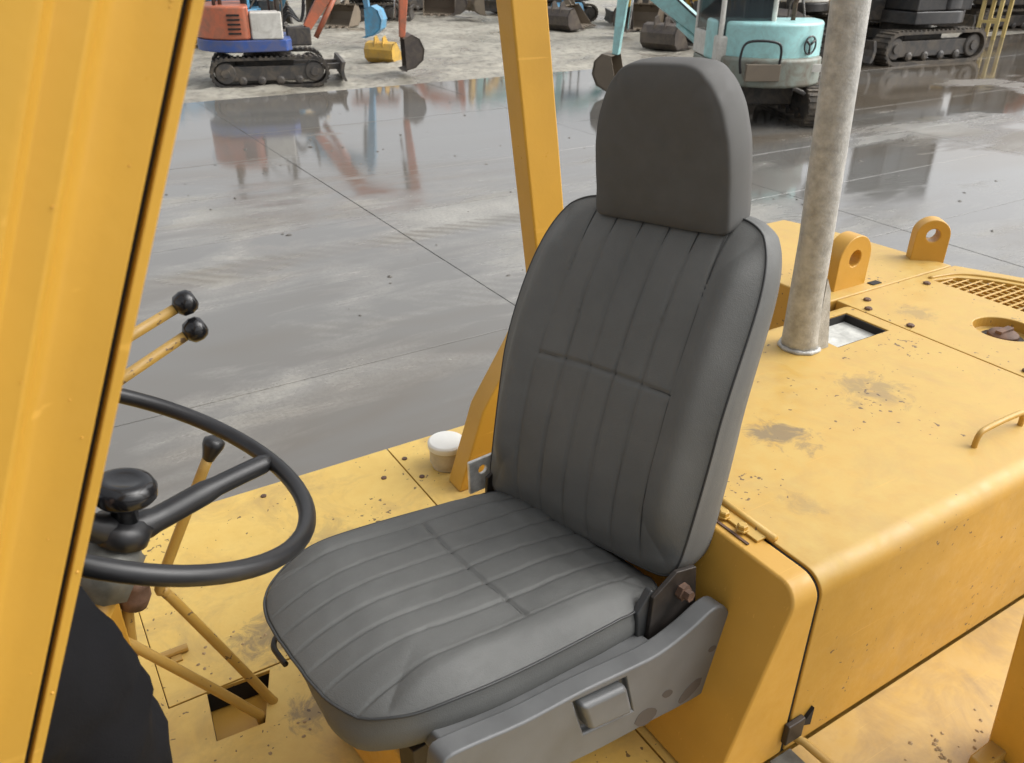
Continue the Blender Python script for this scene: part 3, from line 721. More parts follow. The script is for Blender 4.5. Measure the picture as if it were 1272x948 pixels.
def pad(name, mat, nx, ny, P, F, rings, T, pipe=None, taper=lambda p: 1.0, tuck=lambda p, q: 0.0):
    """front skin on a grid, side wall rings, closed back. P(px,t)->(p,q); F(p,q,px,t)->r ; T(p,q,r)->seat coords"""
    mbp = MB(); idx = {}; vs = []
    pl2 = {}
    for i in range(nx+1):
        for j in range(ny+1):
            px = -1 + 2*i/nx; t = -1 + 2*j/ny
            # finer towards the rim
            px = math.copysign(1-(1-abs(px))**1.15, px); t = math.copysign(1-(1-abs(t))**1.15, t)
            p, q = P(px, t); pl2[(i, j)] = (p, q)
            idx[(i, j)] = len(vs); vs.append(T(p, q, F(p, q, px, t)))
    fs = [(idx[(i, j)], idx[(i+1, j)], idx[(i+1, j+1)], idx[(i, j+1)]) for i in range(nx) for j in range(ny)]
    loop = [(i, 0) for i in range(nx)] + [(nx, j) for j in range(ny)] + [(nx-i, ny) for i in range(nx)] + [(0, ny-j) for j in range(ny)]
    L2 = [Vector(pl2[k]) for k in loop]; N = len(loop)
    area = sum(L2[i].x*L2[(i+1) % N].y - L2[(i+1) % N].x*L2[i].y for i in range(N))
    nrm = []
    for i in range(N):
        d = L2[(i+2) % N] - L2[i-2]; d.normalize(); nv = Vector((d.y, -d.x))
        nrm.append(nv if area > 0 else -nv)
    R0 = []
    for k in loop: R0.append(idx[k])
    prev = R0
    r0 = [F(pl2[k][0], pl2[k][1], *(lambda i, j: (-1+2*i/nx, -1+2*j/ny))(*k)) for k in loop]
    for (off, dep) in rings:
        cur = []
        for i in range(N):
            q2 = L2[i] + nrm[i]*(off + dep*tuck(L2[i].x, L2[i].y))
            cur.append(len(vs)); vs.append(T(q2.x, q2.y, r0[i] + dep*taper(L2[i].x)))
        for i in range(N):
            fs.append((prev[i], prev[(i+1) % N], cur[(i+1) % N], cur[i]))
        prev = cur
    cen = Vector((0, 0, 0))
    for i in prev: cen += vs[i]
    cen /= N; ci = len(vs); vs.append(cen)
    for i in range(N): fs.append((prev[i], prev[(i+1) % N], ci))
    mbp.add(vs, fs)
    o = mbp.build(name, mat, SE, True)
    if pipe:
        off, dep, rad = pipe
        pts = [T(*(L2[i] + nrm[i]*off), r0[i] + dep) for i in range(0, N, 2)]
        MB().tube(pts, rad, 6, closed=True).build('piping', M['piping'], o, True)
    return o

def shaded_seam(parent, pts, F, T, dr=0.0009, rad=0.0010):  # dark thread in each seam, its colour also carrying the groove's shade
    MB().tube([T(p, q, F(p, q) - dr) for p, q in pts], rad, 6).build('shaded_seam', M['piping'], parent, True)

def squirc(px, t, n):
    """square to rounded square: exponent n sets how square the outline stays"""
    m_ = max(abs(px), abs(t))
    if m_ < 1e-6: return px, t
    n = n + 10*(1-m_)
    k_ = m_/((abs(px)**n + abs(t)**n)**(1.0/n))
    return px*k_, t*k_

def groove(d, wdt, dep): return -dep*math.exp(-(d/wdt)**2)

# cushion: p along seat forward (0 rear .. 0.6 front), q lateral, r up
CL, CW = 0.660, 0.249
def cuP(px, t):
    k = 3.6 if px > 0 else 9.0
    a, b = squirc(px, t, k)
    hw = CW*(0.955 + 0.045*smoothstep(-1, 0.2, px))
    return CL/2 + a*CL/2, b*hw
PLE = [-0.116, -0.058, 0.0, 0.058, 0.116]
BOR = 0.174
def cuF(p, q, px, t):
    e = (1-abs(px)**7)*(1-abs(t)**7)
    s = p/CL
    h = 0.030*e
    bol = math.exp(-((abs(q)-0.208)/0.030)**2)*smoothstep(0.0, 0.25, s)*(1-smoothstep(0.86, 1.0, s)*0.6)
    h += 0.007*bol*e
    ins = 1-smoothstep(BOR-0.012, BOR+0.012, abs(q))
    h -= 0.006*ins*(1-smoothstep(0.55, 1.0, s))
    # seams
    gsum = 0.0
    wob = 0.0012*noise.noise(Vector((p*9, q*4, 2)))
    for L_ in PLE:
        gsum += groove(q-L_*(1-0.10*smoothstep(0.5, 1, s))+wob, 0.0030, 0.0048)
    fade = (1-smoothstep(BOR-0.01, BOR+0.005, abs(q)))
    edge = smoothstep(0.0, 0.10, 1-abs(px))
    h += gsum*fade*(0.35+0.65*edge)
    h += groove(abs(q)-BOR+wob, 0.0032, 0.0046)*(0.3+0.7*edge)
    cs = groove(p-(0.302+0.010*math.cos(q/BOR*1.4)), 0.0036, 0.0058)*fade
    h += cs
    # pleat puff
    h += 0.0014*fade*math.cos(pi*(((q/0.058) % 1.0)-0.5))
    # wrinkles near the rear and on the near bolster
    h += 0.0045*noise.noise(Vector((p*30, q*12, 1)))*(1-smoothstep(0.05, 0.36, s)) + 0.0014*noise.noise(Vector((p*16+q*30, q*14-p*20, 9)))*e
    h += 0.0045*noise.noise(Vector((p*7, q*11, 4)))*e
    h += 0.004*noise.noise(Vector((p*3.1+q*9, q*22, 8)))*bol
    # front roll
    h -= 0.030*smoothstep(0.70, 1.0, s)**1.4
    return h
ct = radians(7.6)
def cuT(p, q, r):
    p -= 0.055
    return S(p*cos(ct) - r*sin(ct), q, p*sin(ct) + r*cos(ct) - 0.012)
CU = pad('cushion', M['vinyl'], 190, 170, cuP, cuF, [(0.0045, -0.004), (0.0035, -0.010), (0.007, -0.025), (0.007, -0.048), (0.003, -0.068), (-0.010, -0.080), (-0.05, -0.086)], cuT, (0.004, -0.003, 0.0026), tuck=lambda p, q: 0.75*smoothstep(0.62, 0.98, p/CL)*smoothstep(-0.20, 0.12, q))

def cuF2(p, q):
    a_ = (p-CL/2)/(CL/2); return cuF(p, q, a_, q/CW)
def cwob(p, q): return 0.0012*noise.noise(Vector((p*9, q*4, 2)))
for L_ in PLE:
    pts = []
    for k in range(61):
        p = 0.04 + (CL*0.955-0.04)*k/60
        q = L_*(1-0.10*smoothstep(0.5, 1, p/CL)) if abs(L_) < 0.15 else L_
        q -= (cwob(p, q) if L_ != -BOR else -cwob(p, q))
        if p < CL*(0.86 if abs(L_) > 0.1 else 0.92): pts.append((p, q))
    shaded_seam(CU, pts, cuF2, cuT)
shaded_seam(CU, [(0.302+0.010*math.cos(q/BOR*1.4), q) for q in [-BOR + 2*BOR*k/30 for k in range(31)]], cuF2, cuT, 0.0006, 0.0016)

# backrest: p up the back, q lateral, r forwards
BH = 0.705
def baP(px, t):
    k = 4.6 if px > 0 else 16.0
    a, b = squirc(px, t, k)
    s = (px+1)/2
    hw = 0.246 + 0.022*math.sin(pi*min(1, 0.08 + 0.72*s))
    return BH/2 + a*BH/2 - 0.01 - 0.028*(1-t*t)*smoothstep(0.4, 1.0, px), b*hw + 0.011
BPL = [-0.096, -0.032, 0.032, 0.096]; BB = 0.163
def baF(p, q, px, t):
    s = p/BH
    e = (1-abs(px)**8)*(1-abs(t)**6)
    h = 0.024*e
    bol = math.exp(-((abs(q)-0.214)/0.036)**2)*smoothstep(0.0, 0.2, s)*(1-smoothstep(0.80, 0.98, s))
    h += 0.036*bol*e
    h += 0.014*math.exp(-((p-0.17)/0.13)**2)*e                # lumbar
    lim = BB*(1-0.06*smoothstep(0.4, 0.9, s))
    fade = (1-smoothstep(lim-0.008, lim+0.006, abs(q)))
    wob = 0.003*noise.noise(Vector((p*8, q*4, 12)))
    gs = 0.0
    for L_ in BPL: gs += groove(q-L_+wob, 0.0030, 0.0048)
    edge = smoothstep(0.0, 0.06, 1-abs(px))
    h += gs*fade*(0.4+0.6*edge)
    h += groove(abs(q)-lim+wob, 0.0030, 0.0036)*edge
    h += groove(p-0.345-0.006*math.cos(q*9), 0.0034, 0.0058)*fade
    h += 0.0010*fade*abs(math.cos(pi*((q/0.064) % 1.0)))
    h += 0.004*noise.noise(Vector((p*6, q*8, 31)))*e
    h += 0.0025*noise.noise(Vector((p*30, q*9, 7)))*(1-smoothstep(0.0, 0.12, s))
    h -= 0.010*smoothstep(0.9, 1.0, s)
    h -= 0.105*max(0.0, (p-0.30)/0.39)**1.6                     # the upper back curves rearwards
    return h
BY = radians(8.0)                                             # the back sits slightly twisted on its hinges
def twist(u, v, w_):
    du = u + 0.03
    return S(-0.03 + du*cos(BY) + v*sin(BY), v*cos(BY) - du*sin(BY), w_ - v*sin(radians(2.2)))
def baT(p, q, r):
    return twist(-0.025 - p*sin(rec) + r*cos(rec), q, p*cos(rec) + r*sin(rec) + 0.005)
BR = pad('backrest', M['vinyl'], 170, 130, baP, baF, [(0.004, -0.004), (0.002, -0.010), (0.007, -0.030), (0.008, -0.075), (0.002, -0.110), (-0.012, -0.130), (-0.04, -0.140), (-0.09, -0.143)], baT, (0.0035, -0.003, 0.0024), lambda p: 1.05 - 0.50*max(0, p)/BH)

def baF2(p, q):
    return baF(p, q, (p+0.01-BH/2)/(BH/2), q/0.27)
for L_ in BPL + [-BB*0.97, BB*0.97]:
    pts = []
    for k in range(61):
        p = 0.02 + (BH-0.05)*k/60
        wb = 0.003*noise.noise(Vector((p*8, L_*4, 12)))
        q = L_ - wb if abs(L_) < 0.15 else math.copysign(BB*(1-0.06*smoothstep(0.4, 0.9, p/BH)) - wb, L_)
        pts.append((p, q))
    shaded_seam(BR, pts, baF2, baT, 0.0007, 0.0010)
shaded_seam(BR, [(0.345+0.006*math.cos(q*9), q) for q in [-BB + 2*BB*k/30 for k in range(31)]], baF2, baT, 0.0006, 0.0016)
# headrest
hl = math.atan2(0.03, 0.3)
def hrP(px, t):
    s = (px+1)/2; hh = 0.283
    a, b = squirc(px, t, 4.6 if px > 0 else 30.0)
    hw = 0.146 - 0.004*s - 0.040*smoothstep(0.35, 1.15, s)**1.2
    return hh/2 + a*hh/2, b*hw
def hrF(p, q, px, t):
    e = (1-abs(px)**6)*(1-abs(t)**6)
    return 0.011*e + 0.0035*noise.noise(Vector((p*9, q*9, 55))) + 0.0012*noise.noise(Vector((p*30, q*22, 5)))
def hrT(p, q, r):
    return twist(-0.232 + p*sin(hl) + r*cos(hl), q - 0.008, 0.615 + p*cos(hl) - r*sin(hl))
HR = pad('headrest', M['fabric'], 70, 60, hrP, hrF, [(0.0025, -0.0009), (0.0045, -0.0026), (0.0062, -0.0055), (0.0072, -0.0100), (0.0080, -0.020), (0.0085, -0.040), (0.006, -0.065), (0.000, -0.088), (-0.012, -0.102), (-0.035, -0.110), (-0.07, -0.113)], hrT)

# hinge, side cover, recliner lever, base
def SZ(p, q, d): return S(p, d, q)
hg = [(0.03, -0.11), (0.02, 0.02), (-0.04, 0.05), (-0.095, 0.035), (-0.11, -0.12)]
MB().prism(hg, SZ, -0.262, -0.252).build('recliner_plate', M['dark_steel'], SE, bevel=0.002)
MB().lathe([(0.017, 0), (0.017, 0.012), (0.011, 0.013), (0.011, 0.026)], S(-0.055, -0.262, 0.0), (S(0, -1, 0)-S(0, 0, 0)), 6).build('recliner_bolt', M['rust'], SE)
MB().prism(hg, SZ, 0.252, 0.262).build('recliner_plate', M['dark_steel'], SE, bevel=0.002)
MB().prism([(0.045, -0.075), (0.05, -0.01), (0.015, 0.03), (-0.02, 0.0), (-0.02, -0.10)], SZ, -0.252, -0.235).build('fabric_flap', M['piping'], SE, bevel=0.004)
cov = [(0.520, -0.004), (0.508, 0.020), (0.455, 0.012), (0.36, -0.010), (0.235, -0.026), (0.13, -0.046), (0.05, -0.058), (-0.03, -0.050), (-0.085, -0.036), (-0.120, -0.040), (-0.146, -0.070), (-0.156, -0.120), (-0.152, -0.198),
       (-0.132, -0.236), (-0.095, -0.252), (-0.02, -0.242), (0.06, -0.225), (0.254, -0.185), (0.42, -0.120), (0.495, -0.070), (0.520, -0.036)]
covs = [(p.x, p.y) for p in catmull([(a, b, 0) for a, b in cov], 3, True)]
SC = MB().prism(covs, SZ, -0.312, -0.272).build('side_cover', M['seat_plastic'], SE)
md = SC.modifiers.new('bevel', 'BEVEL'); md.width = 0.012; md.segments = 4; md.limit_method = 'ANGLE'; md.angle_limit = radians(50); md.harden_normals = True
MB().prism([(0.50, -0.03), (0.49, 0.000), (0.36, -0.020), (0.235, -0.037), (0.13, -0.056), (0.03, -0.068), (0.03, -0.18), (0.27, -0.13)], SZ, -0.290, -0.20).build('cover_ledge', M['seat_plastic'], SC, bevel=0.006)
rl = [(0.248, -0.047), (0.141, -0.070), (0.120, -0.148), (0.226, -0.120)]
cut(SC, MB().prism([(0.258, -0.038), (0.134, -0.062), (0.111, -0.158), (0.232, -0.130)], SZ, -0.37, -0.298))
SC.data.polygons.foreach_set('use_smooth', [True]*len(SC.data.polygons))
MB().prism(rl, SZ, -0.324, -0.290).build('recline_lever', M['seat_plastic'], SC, bevel=0.010, seg=3)
for (a, b, r1, r2, ro) in ((-0.05, -0.215, 0.036, 0.016, -0.4), (0.075, -0.200, 0.030, 0.020, 0.5), (0.018, -0.178, 0.016, 0.009, 0.6), (-0.105, -0.14, 0.012, 0.007, 0.3)):
    pts = [(a + r1*(1+0.25*noise.noise(Vector((k, a*9, 0))))*cos(2*pi*k/14)*cos(ro) - r2*sin(2*pi*k/14)*sin(ro), b + r1*cos(2*pi*k/14)*sin(ro)*0.9 + r2*sin(2*pi*k/14)*cos(ro)) for k in range(14)]
    MB().prism(pts, SZ, -0.3126, -0.310).build('mud_smear', M['mud_smear'], SC)
MB().box(-0.48, 0.06, -0.19, 0.19, 0.015, 0.20).build('pedestal', M['yellow_front'], SE, bevel=0.01)
for s_ in (-1, 1):
    MB().box(-0.50, 0.10, s_*0.165-0.025, s_*0.165+0.025, 0.205, 0.315).build('slide_rail', M['dark_steel'], SE, bevel=0.003)
MB().box(-0.075, 0.06, -0.295, -0.17, 0.158, 0.176).build('mounting_foot', M['rust'], SE, bevel=0.002)
bb = MB().box(-0.045, 0.03, 0.288, 0.298, 0.37, 0.455).build('buckle_plate', M['bright_steel'], SE, bevel=0.003)
cut(bb, MB().lathe([(0.011, -0.1), (0.011, 0.1)], (-0.008, 0.293, 0.425), (0, 1, 0), 16))
MB().box(-0.05, 0.04, 0.262, 0.288, 0.335, 0.36).build('buckle_arm', M['bright_steel'], SE, bevel=0.003)
MB().tube(catmull([S(0.40, 0.18, -0.10), S(0.53, 0.203, -0.10), S(0.561, 0.21, -0.10), S(0.579, 0.188, -0.10), S(0.581, 0.158, -0.10), S(0.58, 0.13, -0.10)], 6), 0.0058, 8).build('slide_handle', M['dark_steel'], SE, True)

# ------------------------------------------------------------------ excavators in the yard (local frame: x forwards, y left, z up)
def track_loop(L, H):
    r = H/2
    return arc(L/2-r, r, r, -90, 90, 10) + arc(-L/2+r, r, r, 90, 270, 10)

def excavator(label, loc, heading, s=1.0, swing=0.0, tl=2.1, tw=1.5, th=0.52, shoe=0.30, body='orange', skirt='blue', panel='white', boom='orange', bucket='bucket', trackm='track',
              cab='canopy', bp=None, blade=True, hh=1.35, hr=0.80, group=None, extras=None, ho=0.0, bs=0.0):
    """bp: boom foot, knee, tip, arm tip in the (x, z) plane of the upper structure, then bucket angle in degrees"""
    root = empty('excavator', loc, radians(heading)); root.scale = (s, s, s)
    tag(root, label, 'excavator', group)
    # crawlers
    for sg in (-1, 1):
        y0 = sg*(tw/2 - shoe/2)
        outer = track_loop(tl, th); n = len(outer); k = 0.045
        inner = [(p[0]*(1-2*k/tl), k + p[1]*(1-2*k/th)) for p in outer]
        b = MB()
        vs = [(p, y0-shoe/2, q) for p, q in outer] + [(p, y0+shoe/2, q) for p, q in outer] + [(p, y0-shoe/2, q) for p, q in inner] + [(p, y0+shoe/2, q) for p, q in inner]
        fs = []
        for i in range(n):
            j = (i+1) % n
            fs += [(i, j, n+j, n+i), (2*n+i, 3*n+i, 3*n+j, 2*n+j), (i, 2*n+i, 2*n+j, j), (n+i, n+j, 3*n+j, 3*n+i)]
        b.add(vs, fs)
        # grouser bars
        per = [Vector((p, 0, q)) for p, q in outer]; per.append(per[0])
        for i in range(len(per)-1):
            a, c = per[i], per[i+1]; m_ = max(1, round((c-a).length/0.10))
            for q in range(m_):
                d = (c-a).normalized(); nn = Vector((d.z, 0, -d.x))
                mt = Matrix((d, Vector((0, 1, 0)), nn)).transposed().to_4x4(); mt.translation = a + (c-a)*(q+0.5)/m_
                b.box(-0.022, 0.022, y0-shoe/2+0.005, y0+shoe/2-0.005, -0.004, 0.022, mt)
        t = b.build('crawler_track', M[trackm], root)
        MB().box(-tl/2+0.22, tl/2-0.22, y0-0.09, y0+0.09, th*0.22, th*0.72).build('track_frame', M['tframe'], t, bevel=0.02)
        for x, r in ((-tl/2+th/2, th*0.36), (tl/2-th/2, th*0.34)):
            MB().lathe([(r*0.9, -0.12), (r, -0.10), (r, 0.10), (r*0.9, 0.12), (r*0.45, 0.125), (r*0.4, 0.15)], (x, y0, th/2), (0, sg, 0), 20).build('drive_wheel', M['tframe'], t)
        for q in range(4):
            x = -tl*0.24 + q*tl*0.16
            MB().lathe([(0.075, -0.11), (0.075, 0.11), (0.04, 0.13)], (x, y0, 0.125), (0, sg, 0), 12).build('roller', M['tframe'], t)
    MB().box(-0.45, 0.45, -tw/2+shoe, tw/2-shoe, 0.22, th*0.95).build('under_frame', M['tframe'], root, bevel=0.02)
    MB().lathe([(0.42, 0), (0.42, 0.10)], (0, 0, th*0.95), n=24).build('slew_ring', M['dark_steel'], root)
    if blade:
        bl = MB(); crv = [(0.0, 0.02), (0.05, 0.02), (0.01, 0.12), (0.0, 0.22), (0.04, 0.36), (-0.02, 0.36), (-0.06, 0.2), (-0.04, 0.08)]
        bx = tl/2 + 0.28
        bl.prism([(bx+p, q+0.05) for p, q in crv], P3, -tw/2, tw/2)
        for sg in (-1, 1): bl.box(tl*0.2, bx, sg*0.30-0.05, sg*0.30+0.05, 0.24, 0.34)
        bl.build('dozer_blade', M['tframe'], root)
    # upper structure
    Rz = Matrix.Rotation(radians(swing), 4, 'Z') @ Matrix.Translation((ho, 0, 0))
    RzH = Rz
    def X(p, q, d): return Rz @ Vector((p, d, q))
    def XY(p, q, d): return Rz @ Vector((p, q, d))
    zd = th + 0.10
    foot = arc(-0.15, 0, hr, 100, 260, 18) + [(-0.15+0.0, -hr), (0.62, -hr*0.92), (0.72, -hr*0.7), (0.72, hr*0.7), (0.62, hr*0.92)]
    foot = foot[::1]
    MB().prism(foot, XY, zd, zd+0.20).build('deck', M[skirt], root, bevel=0.02)
    rear_ = [(p-0.0, q*0.985) for p, q in arc(-0.15, 0, hr*0.99, 96, 264, 18)] + [(-0.05, -hr*0.97), (0.02, -hr*0.90), (0.02, hr*0.90), (-0.05, hr*0.97)]
    ec = MB().prism(rear_, XY, zd+0.205, hh).build('engine_cover', M[body], root, bevel=0.05, seg=3)
    for q in range(5):                                            # cooling slots on the right side
        z = hh-0.14-0.075*q
        MB().box(-0.36, -0.14, -hr*0.985-0.006, -hr*0.985+0.03, z-0.018, z+0.012, Rz).build('cooling_slot', M['dark'], ec)
    MB().box(0.03, 0.58, -hr*0.94, -hr*0.42, zd+0.205, hh-0.10, Rz).build('side_tank', M[panel], root, bevel=0.03)
    MB().box(0.05, 0.55, hr*0.35, hr*0.90, zd+0.205, zd+0.32, Rz).build('floor_step', M['tframe'], root)
    st = MB().box(-0.02, 0.40, -0.18, 0.26, zd+0.32, zd+0.60, Rz).box(-0.10, 0.02, -0.18, 0.26, zd+0.5, hh+0.32, Rz).build('driver_seat', M['black_plastic'], root, bevel=0.04)
    for y in (-0.25, 0.32):
        MB().tube([Rz @ Vector((0.42, y, zd+0.2)), Rz @ Vector((0.40, y, zd+0.85)), Rz @ Vector((0.44, y, zd+1.05))], 0.02, 8).build('joystick', M['black_plastic'], root, True)
    if cab == 'canopy':
        for x, y in ((-0.55, -0.5), (-0.55, 0.5), (0.55, -0.55), (0.55, 0.55)):
            z0 = hh-0.02 if x < 0 else zd+0.2
            MB().tube([Rz @ Vector((x, y, z0)), Rz @ Vector((x*0.95, y, 2.35))], 0.03, 8).build('canopy_pole', M['tframe'] if body != 'teal' else M['teal'], root, True)
        MB().box(-0.75, 0.80, -0.65, 0.65, 2.35, 2.43, Rz).build('canopy_roof', M[body], root, bevel=0.04)
    elif cab == 'cab':
        y0_, y1_ = 0.0, hr*0.93
        c_ = MB()
        for x in (-0.60, 0.62):
            for y in (y0_+0.03, y1_-0.03): c_.box(x-0.035, x+0.035, y-0.035, y+0.035, zd+0.205, 2.30, Rz)
        c_.box(-0.64, 0.66, y0_, y1_, zd+0.205, zd+0.55, Rz)
        c_.box(-0.66, 0.70, y0_-0.03, y1_+0.03, 2.30, 2.42, Rz)
        cb_ = c_.build('cab', M[panel if body == 'teal' else body], root, bevel=0.03)
        for (a0, a1, b0, b1) in ((-0.60, 0.62, y0_+0.02, y0_+0.03), (-0.60, 0.62, y1_-0.03, y1_-0.02), (-0.605, -0.595, y0_+0.06, y1_-0.06), (0.615, 0.625, y0_+0.06, y1_-0.06)):
            MB().box(a0, a1, b0, b1, zd+0.55, 2.30, Rz).build('window_pane', M['glass'], cb_)
    MB().tube([Rz @ Vector((-0.45, -0.30, hh-0.02)), Rz @ Vector((-0.45, -0.30, hh+0.22)), Rz @ Vector((-0.52, -0.30, hh+0.30))], 0.035, 8).build('exhaust', M['rust'], root, True)
    MB().tube(catmull([Rz @ Vector((0.55, -hr*0.75, zd+0.2)), Rz @ Vector((0.60, -hr*0.75, hh+0.15)), Rz @ Vector((0.30, -hr*0.80, hh+0.25)), Rz @ Vector((0.05, -hr*0.80, hh-0.05))], 5), 0.016, 6).build('grab_rail', M['tframe'], root, True)
    for q in range(4):
        yy = -0.10 + 0.06*q
        MB().tube(catmull([Rz @ Vector((0.50, yy*1.5, zd+0.22)), Rz @ Vector((0.72, yy, zd+0.55+0.05*q)), Rz @ Vector((0.95, yy*0.8, zd+0.45)), Rz @ Vector((1.05, yy*0.6, zd+0.75+0.08*q))], 5), 0.020, 6).build('hose', M['black_plastic'], root, True)
    # swing bracket and front attachment
    if bp:
        F, K, T, A, ba = bp
        Rz = Rz @ Matrix.Translation((F.x if hasattr(F, 'x') else F[0], 0, 0)) @ Matrix.Rotation(radians(bs), 4, 'Z') @ Matrix.Translation((-F[0], 0, 0))      # boom swing
        F, K, T, A = [Vector((p[0], 0, p[1])) for p in (F, K, T, A)]
        MB().box(0.66, F.x+0.06, -0.10, 0.10, zd+0.02, F.z+0.02, Rz).build('swing_bracket', M['tframe'], root, bevel=0.03)
        def limb(name, pts, ws, wy, mat):
            b = MB(); vs = []
            for i, p in enumerate(pts):
                d = (pts[min(i+1, len(pts)-1)] - pts[max(i-1, 0)]).normalized(); nn = Vector((-d.z, 0, d.x))
                for (a_, c__) in ((-1, -1), (1, -1), (1, 1), (-1, 1)):
                    vs.append(Rz @ (p + nn*ws[i]*c__ + Vector((0, wy*a_, 0))))
            fs = [(0, 1, 2, 3)]
            for i in range(len(pts)-1):
                for k_ in range(4): fs.append((4*i+k_, 4*i+(k_+1) % 4, 4*i+4+(k_+1) % 4, 4*i+4+k_))
            q = 4*(len(pts)-1); fs.append((q+3, q+2, q+1, q))
            b.add(vs, fs); return b.build(name, M[mat], root, bevel=0.015)
        mid1 = F.lerp(K, 0.6); mid2 = K.lerp(T, 0.4)
        bo = limb('boom', [F, mid1, K, mid2, T], [0.08, 0.13, 0.15, 0.12, 0.07], 0.085, boom)
        d = (A-T).normalized(); back = T - d*0.28
        ar = limb('arm', [back, T, T.lerp(A, 0.3), A], [0.05, 0.12, 0.10, 0.055], 0.07, boom)
        def cyl(p, q, r):
            p, q = Rz @ p, Rz @ q
            c1 = MB().tube([p, p.lerp(q, 0.6)], r, 10).build('cylinder', M[boom if r > 0.04 else 'dark_steel'], root, True)
            MB().tube([p.lerp(q, 0.55), q], r*0.55, 8).build('piston_rod', M['chrome'], c1, True)
        bn = (T-K).normalized(); up = Vector((-bn.z, 0, bn.x))
        cyl(F + Vector((0.15, 0, -0.18)), K - up*0.14, 0.05)
        cyl(K.lerp(T, 0.15) + up*0.18, back + up*0.05, 0.045)
        an = Vector((d.z, 0, -d.x))
        cyl(T.lerp(A, 0.05) + an*0.16, T.lerp(A, 0.80) + an*0.16, 0.038)
        MB().tube([Rz @ (p + Vector((0, 0.11, 0))) for p in catmull([F + up*0.1, K + up*0.20, K.lerp(T, 0.6) + up*0.20, T + up*0.16], 6)], 0.016, 6).build('hose', M['black_plastic'], root, True)
        # bucket hung at the arm tip
        sh = [(0.0, 0.0), (0.16, 0.05), (0.30, -0.05), (0.36, -0.25), (0.30, -0.44), (0.12, -0.56), (-0.06, -0.58)]
        ca, sa = cos(radians(ba)), sin(radians(ba))
        tr = lambda p, q: (A.x + p*ca - q*sa, A.z + p*sa + q*ca)
        outer = [tr(p, q) for p, q in sh]; inner_ = [tr(p*0.92 - 0.012, q*0.95 - 0.008) for p, q in sh]
        bk = MB().prism(outer + inner_[::-1], X, -0.27, 0.27)
        for y in (-0.27, 0.258): bk.prism([tr(p, q) for p, q in sh], X, y, y+0.012)
        bko = bk.build('bucket', M[bucket], root)
        for q in range(4):
            y = -0.23 + 0.1533*q
            MB().prism([tr(-0.05, -0.60), tr(-0.05, -0.555), tr(-0.16, -0.575)], X, y-0.03, y+0.03).build('bucket_tooth', M[bucket], bko)
    Rz = RzH
    if extras: extras(root, Rz, zd, hh, hr)
    return root

# orange machine at the left: faces the right of the picture, arm folded down to its bucket
ex = excavator('orange mini excavator with blue skirt and white side panel, bucket lowered', (5.22, 17.65, 0.03), -15.6, 1.06, 0, tl=2.1, tw=1.5, bp=((1.05, 0.95), (1.9, 2.15), (3.0, 2.45), (2.85, 0.74), 8), hh=1.38, ho=-0.28)
# teal machine: counterweight towards the camera
def teal_extras(root, Rz, zd, hh, hr):
    cw = MB().prism(arc(-0.28, 0, hr*0.98, 118, 242, 16) + [(-0.50, -hr*0.84), (-0.50, hr*0.84)], lambda p, q, d: Rz @ Vector((p, q, d)), zd-0.08, zd+0.30).build('counterweight', M['teal_dirty'], root, bevel=0.05, seg=3)
    # hand rail
    x = -0.28-hr*0.96
    MB().tube(catmull([Rz @ Vector((x+0.02, 0.56, hh-0.62)), Rz @ Vector((x-0.02, 0.60, hh-0.40)), Rz @ Vector((x-0.03, 0.52, hh-0.22)), Rz @ Vector((x-0.05, 0.15, hh-0.22)), Rz @ Vector((x-0.03, 0.05, hh-0.34)), Rz @ Vector((x+0.02, 0.05, hh-0.66))], 6), 0.018, 8).build('hand_rail', M['black_plastic'], cw, True)
    MB().box(x-0.035, x+0.03, 0.02, 0.50, hh-0.72, hh-0.50, Rz).build('mud_guard', M['tanbucket'], cw, bevel=0.01)
    # round emblem with a three-armed mark
    ey, ez = -0.42, hh-0.28; ex_ = -0.15 - math.sqrt(max(0, (hr*0.99)**2-ey**2)) - 0.012
    nrm_ = Vector((ex_+0.15, ey, 0)).normalized(); tn = Vector((-nrm_.y, nrm_.x, 0))
    cc = Vector((ex_, ey, ez)) + nrm_*0.012
    em = MB().tube([Rz @ (cc + tn*0.115*cos(2*pi*k/28) + Vector((0, 0, 0.115*sin(2*pi*k/28)))) for k in range(28)], 0.013, 6, closed=True)
    for a in (90+55, 90-55, 270):
        em.tube([Rz @ cc, Rz @ (cc + tn*0.105*cos(radians(a)) + Vector((0, 0, 0.105*sin(radians(a)))))], [0.014, 0.018], 6)
    em.build('emblem', M['black'], cw, True)
    MB().box(-0.15-hr*0.94, -0.15-hr*0.90, -0.62, -0.30, hh-0.62, hh-0.52, Rz).build('reflector', M['white'], cw)
    # tail lamp box
ex = excavator('pale teal mini excavator seen from behind with round emblem on its rear cover', (11.35, 10.45, 0.0), 62, 1.14, 0, tl=2.2, tw=1.62, shoe=0.34, body='teal', skirt='teal_dirty', panel='white', boom='teal', bucket='tanbucket', trackm='mtrack', cab='cab', bs=62,
               bp=((1.05, 0.72), (2.40, 1.60), (2.85, 2.65), (3.0, 0.62), -8), hh=1.36, hr=0.84, extras=teal_extras)
